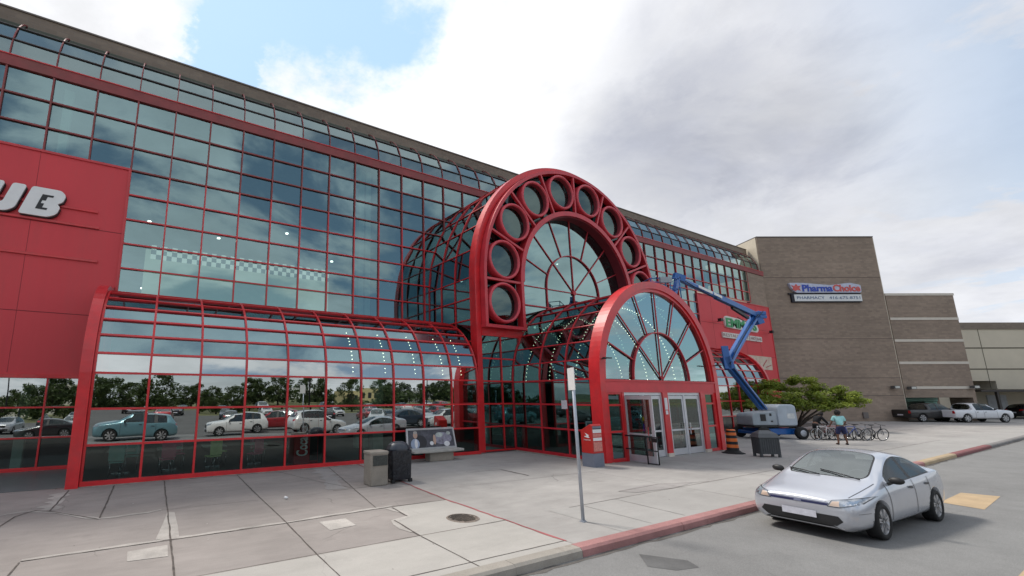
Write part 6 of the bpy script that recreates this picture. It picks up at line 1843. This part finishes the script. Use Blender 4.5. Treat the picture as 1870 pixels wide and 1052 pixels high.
# ------------------------------------------------------------------ world
w = bpy.data.worlds.new('World'); sc.world = w; w.use_nodes = True
nt = w.node_tree; nt.nodes.clear(); L = nt.links.new
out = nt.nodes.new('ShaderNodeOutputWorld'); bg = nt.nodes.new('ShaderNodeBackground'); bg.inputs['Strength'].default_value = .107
SUN_EL, SUN_AZ = radians(58), radians(-25)      # azimuth from +Y (behind the mall) towards +X; negative = to the left
sky = nt.nodes.new('ShaderNodeTexSky'); sky.sky_type = 'NISHITA'; sky.sun_disc = False; sky.sun_elevation = SUN_EL; sky.sun_rotation = SUN_AZ
tc = nd(nt, 'ShaderNodeTexCoord'); D = tc.outputs['Generated']
nrm_ = nd(nt, 'ShaderNodeVectorMath', operation='NORMALIZE'); L(D, nrm_.inputs[0]); D = nrm_.outputs[0]
sp = nd(nt, 'ShaderNodeSeparateXYZ'); L(D, sp.inputs[0])
def M(op, a, b=None, c=None, clamp=False):
    n = nd(nt, 'ShaderNodeMath', operation=op); n.use_clamp = clamp
    for i, v in enumerate((a, b, c)):
        if v is None: continue
        if isinstance(v, (int, float)): n.inputs[i].default_value = v
        else: L(v, n.inputs[i])
    return n.outputs[0]
def MR(v, a, b, c, d, smooth=True):
    n = nd(nt, 'ShaderNodeMapRange')
    if smooth: n.interpolation_type = 'SMOOTHSTEP'
    for k, x in zip(('From Min', 'From Max', 'To Min', 'To Max'), (a, b, c, d)): n.inputs[k].default_value = x
    L(v, n.inputs['Value']); return n.outputs[0]
zz = M('ADD', M('MAXIMUM', sp.outputs[2], 0.0), .22)
cx_ = M('DIVIDE', sp.outputs[0], zz); cy_ = M('DIVIDE', sp.outputs[1], zz)
cb = nd(nt, 'ShaderNodeCombineXYZ'); L(cx_, cb.inputs[0]); L(cy_, cb.inputs[1])
def NZ(scale, det, rough, off, dist=0.0):
    mp = nd(nt, 'ShaderNodeMapping'); mp.inputs['Location'].default_value = off; L(cb.outputs[0], mp.inputs[0])
    n = nd(nt, 'ShaderNodeTexNoise', Scale=scale, Detail=det, Roughness=rough, Distortion=dist); L(mp.outputs[0], n.inputs['Vector']); return n.outputs['Fac']
n1 = NZ(1.1, 12.0, .58, (3.1, 1.7, 0), .25); n2 = NZ(.55, 8.0, .55, (8.2, 4.4, 1), .3); n3 = NZ(3.2, 10.0, .62, (0, 5, 2)); n4 = NZ(1.7, 12.0, .6, (1.5, 9.3, 4), .4)
def blob_(d, r0, r1, noise=.10, src=None):
    """soft patch of sky around direction d; r = angular radius in degrees, edge broken by noise"""
    d = Vector(d).normalized()
    n = nd(nt, 'ShaderNodeVectorMath', operation='DOT_PRODUCT'); L(D, n.inputs[0]); n.inputs[1].default_value = d
    v = M('ADD', n.outputs['Value'], M('MULTIPLY', M('SUBTRACT', src if src is not None else n3, .5), noise))
    return MR(v, cos(radians(r1)), cos(radians(r0)), 0, 1)
BLOBS = {}
gap = blob_((.20, .70, .69), 3, 15, .16, n3)
gap2 = blob_((.13, .77, .62), 2, 8, .10, n3)
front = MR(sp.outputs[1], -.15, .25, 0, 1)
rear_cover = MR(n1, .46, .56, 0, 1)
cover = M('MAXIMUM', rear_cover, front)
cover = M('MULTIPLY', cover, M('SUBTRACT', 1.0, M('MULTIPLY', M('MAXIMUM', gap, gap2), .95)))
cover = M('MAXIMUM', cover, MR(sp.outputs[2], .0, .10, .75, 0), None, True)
# grey undersides
g1 = M('MAXIMUM', blob_((.80, .38, .445), 1, 15, .055, n3), blob_((.87, .25, .43), 1, 15, .06, n4)); g2 = blob_((.90, .18, .42), 8, 26, .12, n4); g3 = blob_((.73, .48, .487), 1, 6, .04, n4); g4 = blob_((.97, .15, .24), 2, 14, .05, n4)
gm = M('MAXIMUM', M('MAXIMUM', M('MULTIPLY', g1, 1.0), M('MULTIPLY', g2, .75)), M('MAXIMUM', M('MULTIPLY', g3, .55), M('MULTIPLY', g4, .35)))
gm = M('MULTIPLY', gm, MR(n4, .30, .70, .55, 1.1), None, True)
rg = M('MULTIPLY', MR(n2, .40, .62, 0, 1), MR(sp.outputs[1], .1, -.2, 0, .9))
gm = M('MAXIMUM', gm, rg, None, True)
soft = M('MULTIPLY', MR(n3, .35, .65, .93, 1.05), MR(n4, .3, .7, .86, 1.12))
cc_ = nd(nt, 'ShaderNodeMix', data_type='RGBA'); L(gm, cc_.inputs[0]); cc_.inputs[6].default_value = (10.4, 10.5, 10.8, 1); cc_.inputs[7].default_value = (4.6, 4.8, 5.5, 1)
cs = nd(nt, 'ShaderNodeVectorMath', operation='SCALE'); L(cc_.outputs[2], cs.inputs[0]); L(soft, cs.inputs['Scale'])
# thin haze in front of the blue
hz = nd(nt, 'ShaderNodeMix', data_type='RGBA'); hz.inputs[0].default_value = .72; L(sky.outputs[0], hz.inputs[6]); hz.inputs[7].default_value = (5.8, 8.8, 12.4, 1)
hb = nd(nt, 'ShaderNodeMix', data_type='RGBA'); hb.inputs[0].default_value = .35; L(sky.outputs[0], hb.inputs[6]); hb.inputs[7].default_value = (6.5, 8.2, 10, 1)
hzr = nd(nt, 'ShaderNodeMix', data_type='RGBA'); L(front, hzr.inputs[0]); L(hb.outputs[2], hzr.inputs[6]); L(hz.outputs[2], hzr.inputs[7])
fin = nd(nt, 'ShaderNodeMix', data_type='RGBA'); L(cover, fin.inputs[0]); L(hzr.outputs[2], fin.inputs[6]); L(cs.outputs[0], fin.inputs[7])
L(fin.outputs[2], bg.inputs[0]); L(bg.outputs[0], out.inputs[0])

sun = bpy.data.lights.new('Sun', 'SUN'); sun.energy = 3.0; sun.angle = radians(10); sun.color = (1, .95, .88)
so_ = bpy.data.objects.new('Sun', sun); COL.objects.link(so_)
sd = Vector((sin(SUN_AZ)*cos(SUN_EL), cos(SUN_AZ)*cos(SUN_EL), sin(SUN_EL)))
so_.rotation_euler = sd.to_track_quat('Z', 'Y').to_euler()
so_.location = (0, 0, 60)

# ------------------------------------------------------------------ camera
cam = bpy.data.cameras.new('Camera'); co = bpy.data.objects.new('Camera', cam); COL.objects.link(co)
cam.sensor_width = 36; cam.sensor_fit = 'HORIZONTAL'
cam.lens = 36*802.88/1870
cam.shift_x = (935-731.84)/1870
cam.shift_y = (580.89-526)/1870
cam.clip_start = .05; cam.clip_end = 3000
yaw, pitch, roll = radians(29.575), radians(10.226), radians(-.1414)
fwd = Vector((sin(yaw)*cos(pitch), cos(yaw)*cos(pitch), sin(pitch)))
right = Vector((cos(yaw), -sin(yaw), 0)); up = right.cross(fwd)
r2 = right*cos(roll)+up*sin(roll); u2 = -right*sin(roll)+up*cos(roll)
co.matrix_world = Matrix(((r2.x, u2.x, -fwd.x, 0), (r2.y, u2.y, -fwd.y, 0), (r2.z, u2.z, -fwd.z, 2.5), (0, 0, 0, 1)))
sc.camera = co
sc.view_settings.view_transform = 'Standard'
try: sc.view_settings.look = 'None'
except Exception: pass
sc.view_settings.exposure = 0; sc.view_settings.gamma = 1
sc.cycles.transparent_max_bounces = 24
sc.cycles.max_bounces = 8; sc.cycles.glossy_bounces = 5; sc.cycles.diffuse_bounces = 3
sc.cycles.caustics_reflective = False; sc.cycles.caustics_refractive = False
sc.cycles.use_denoising = True
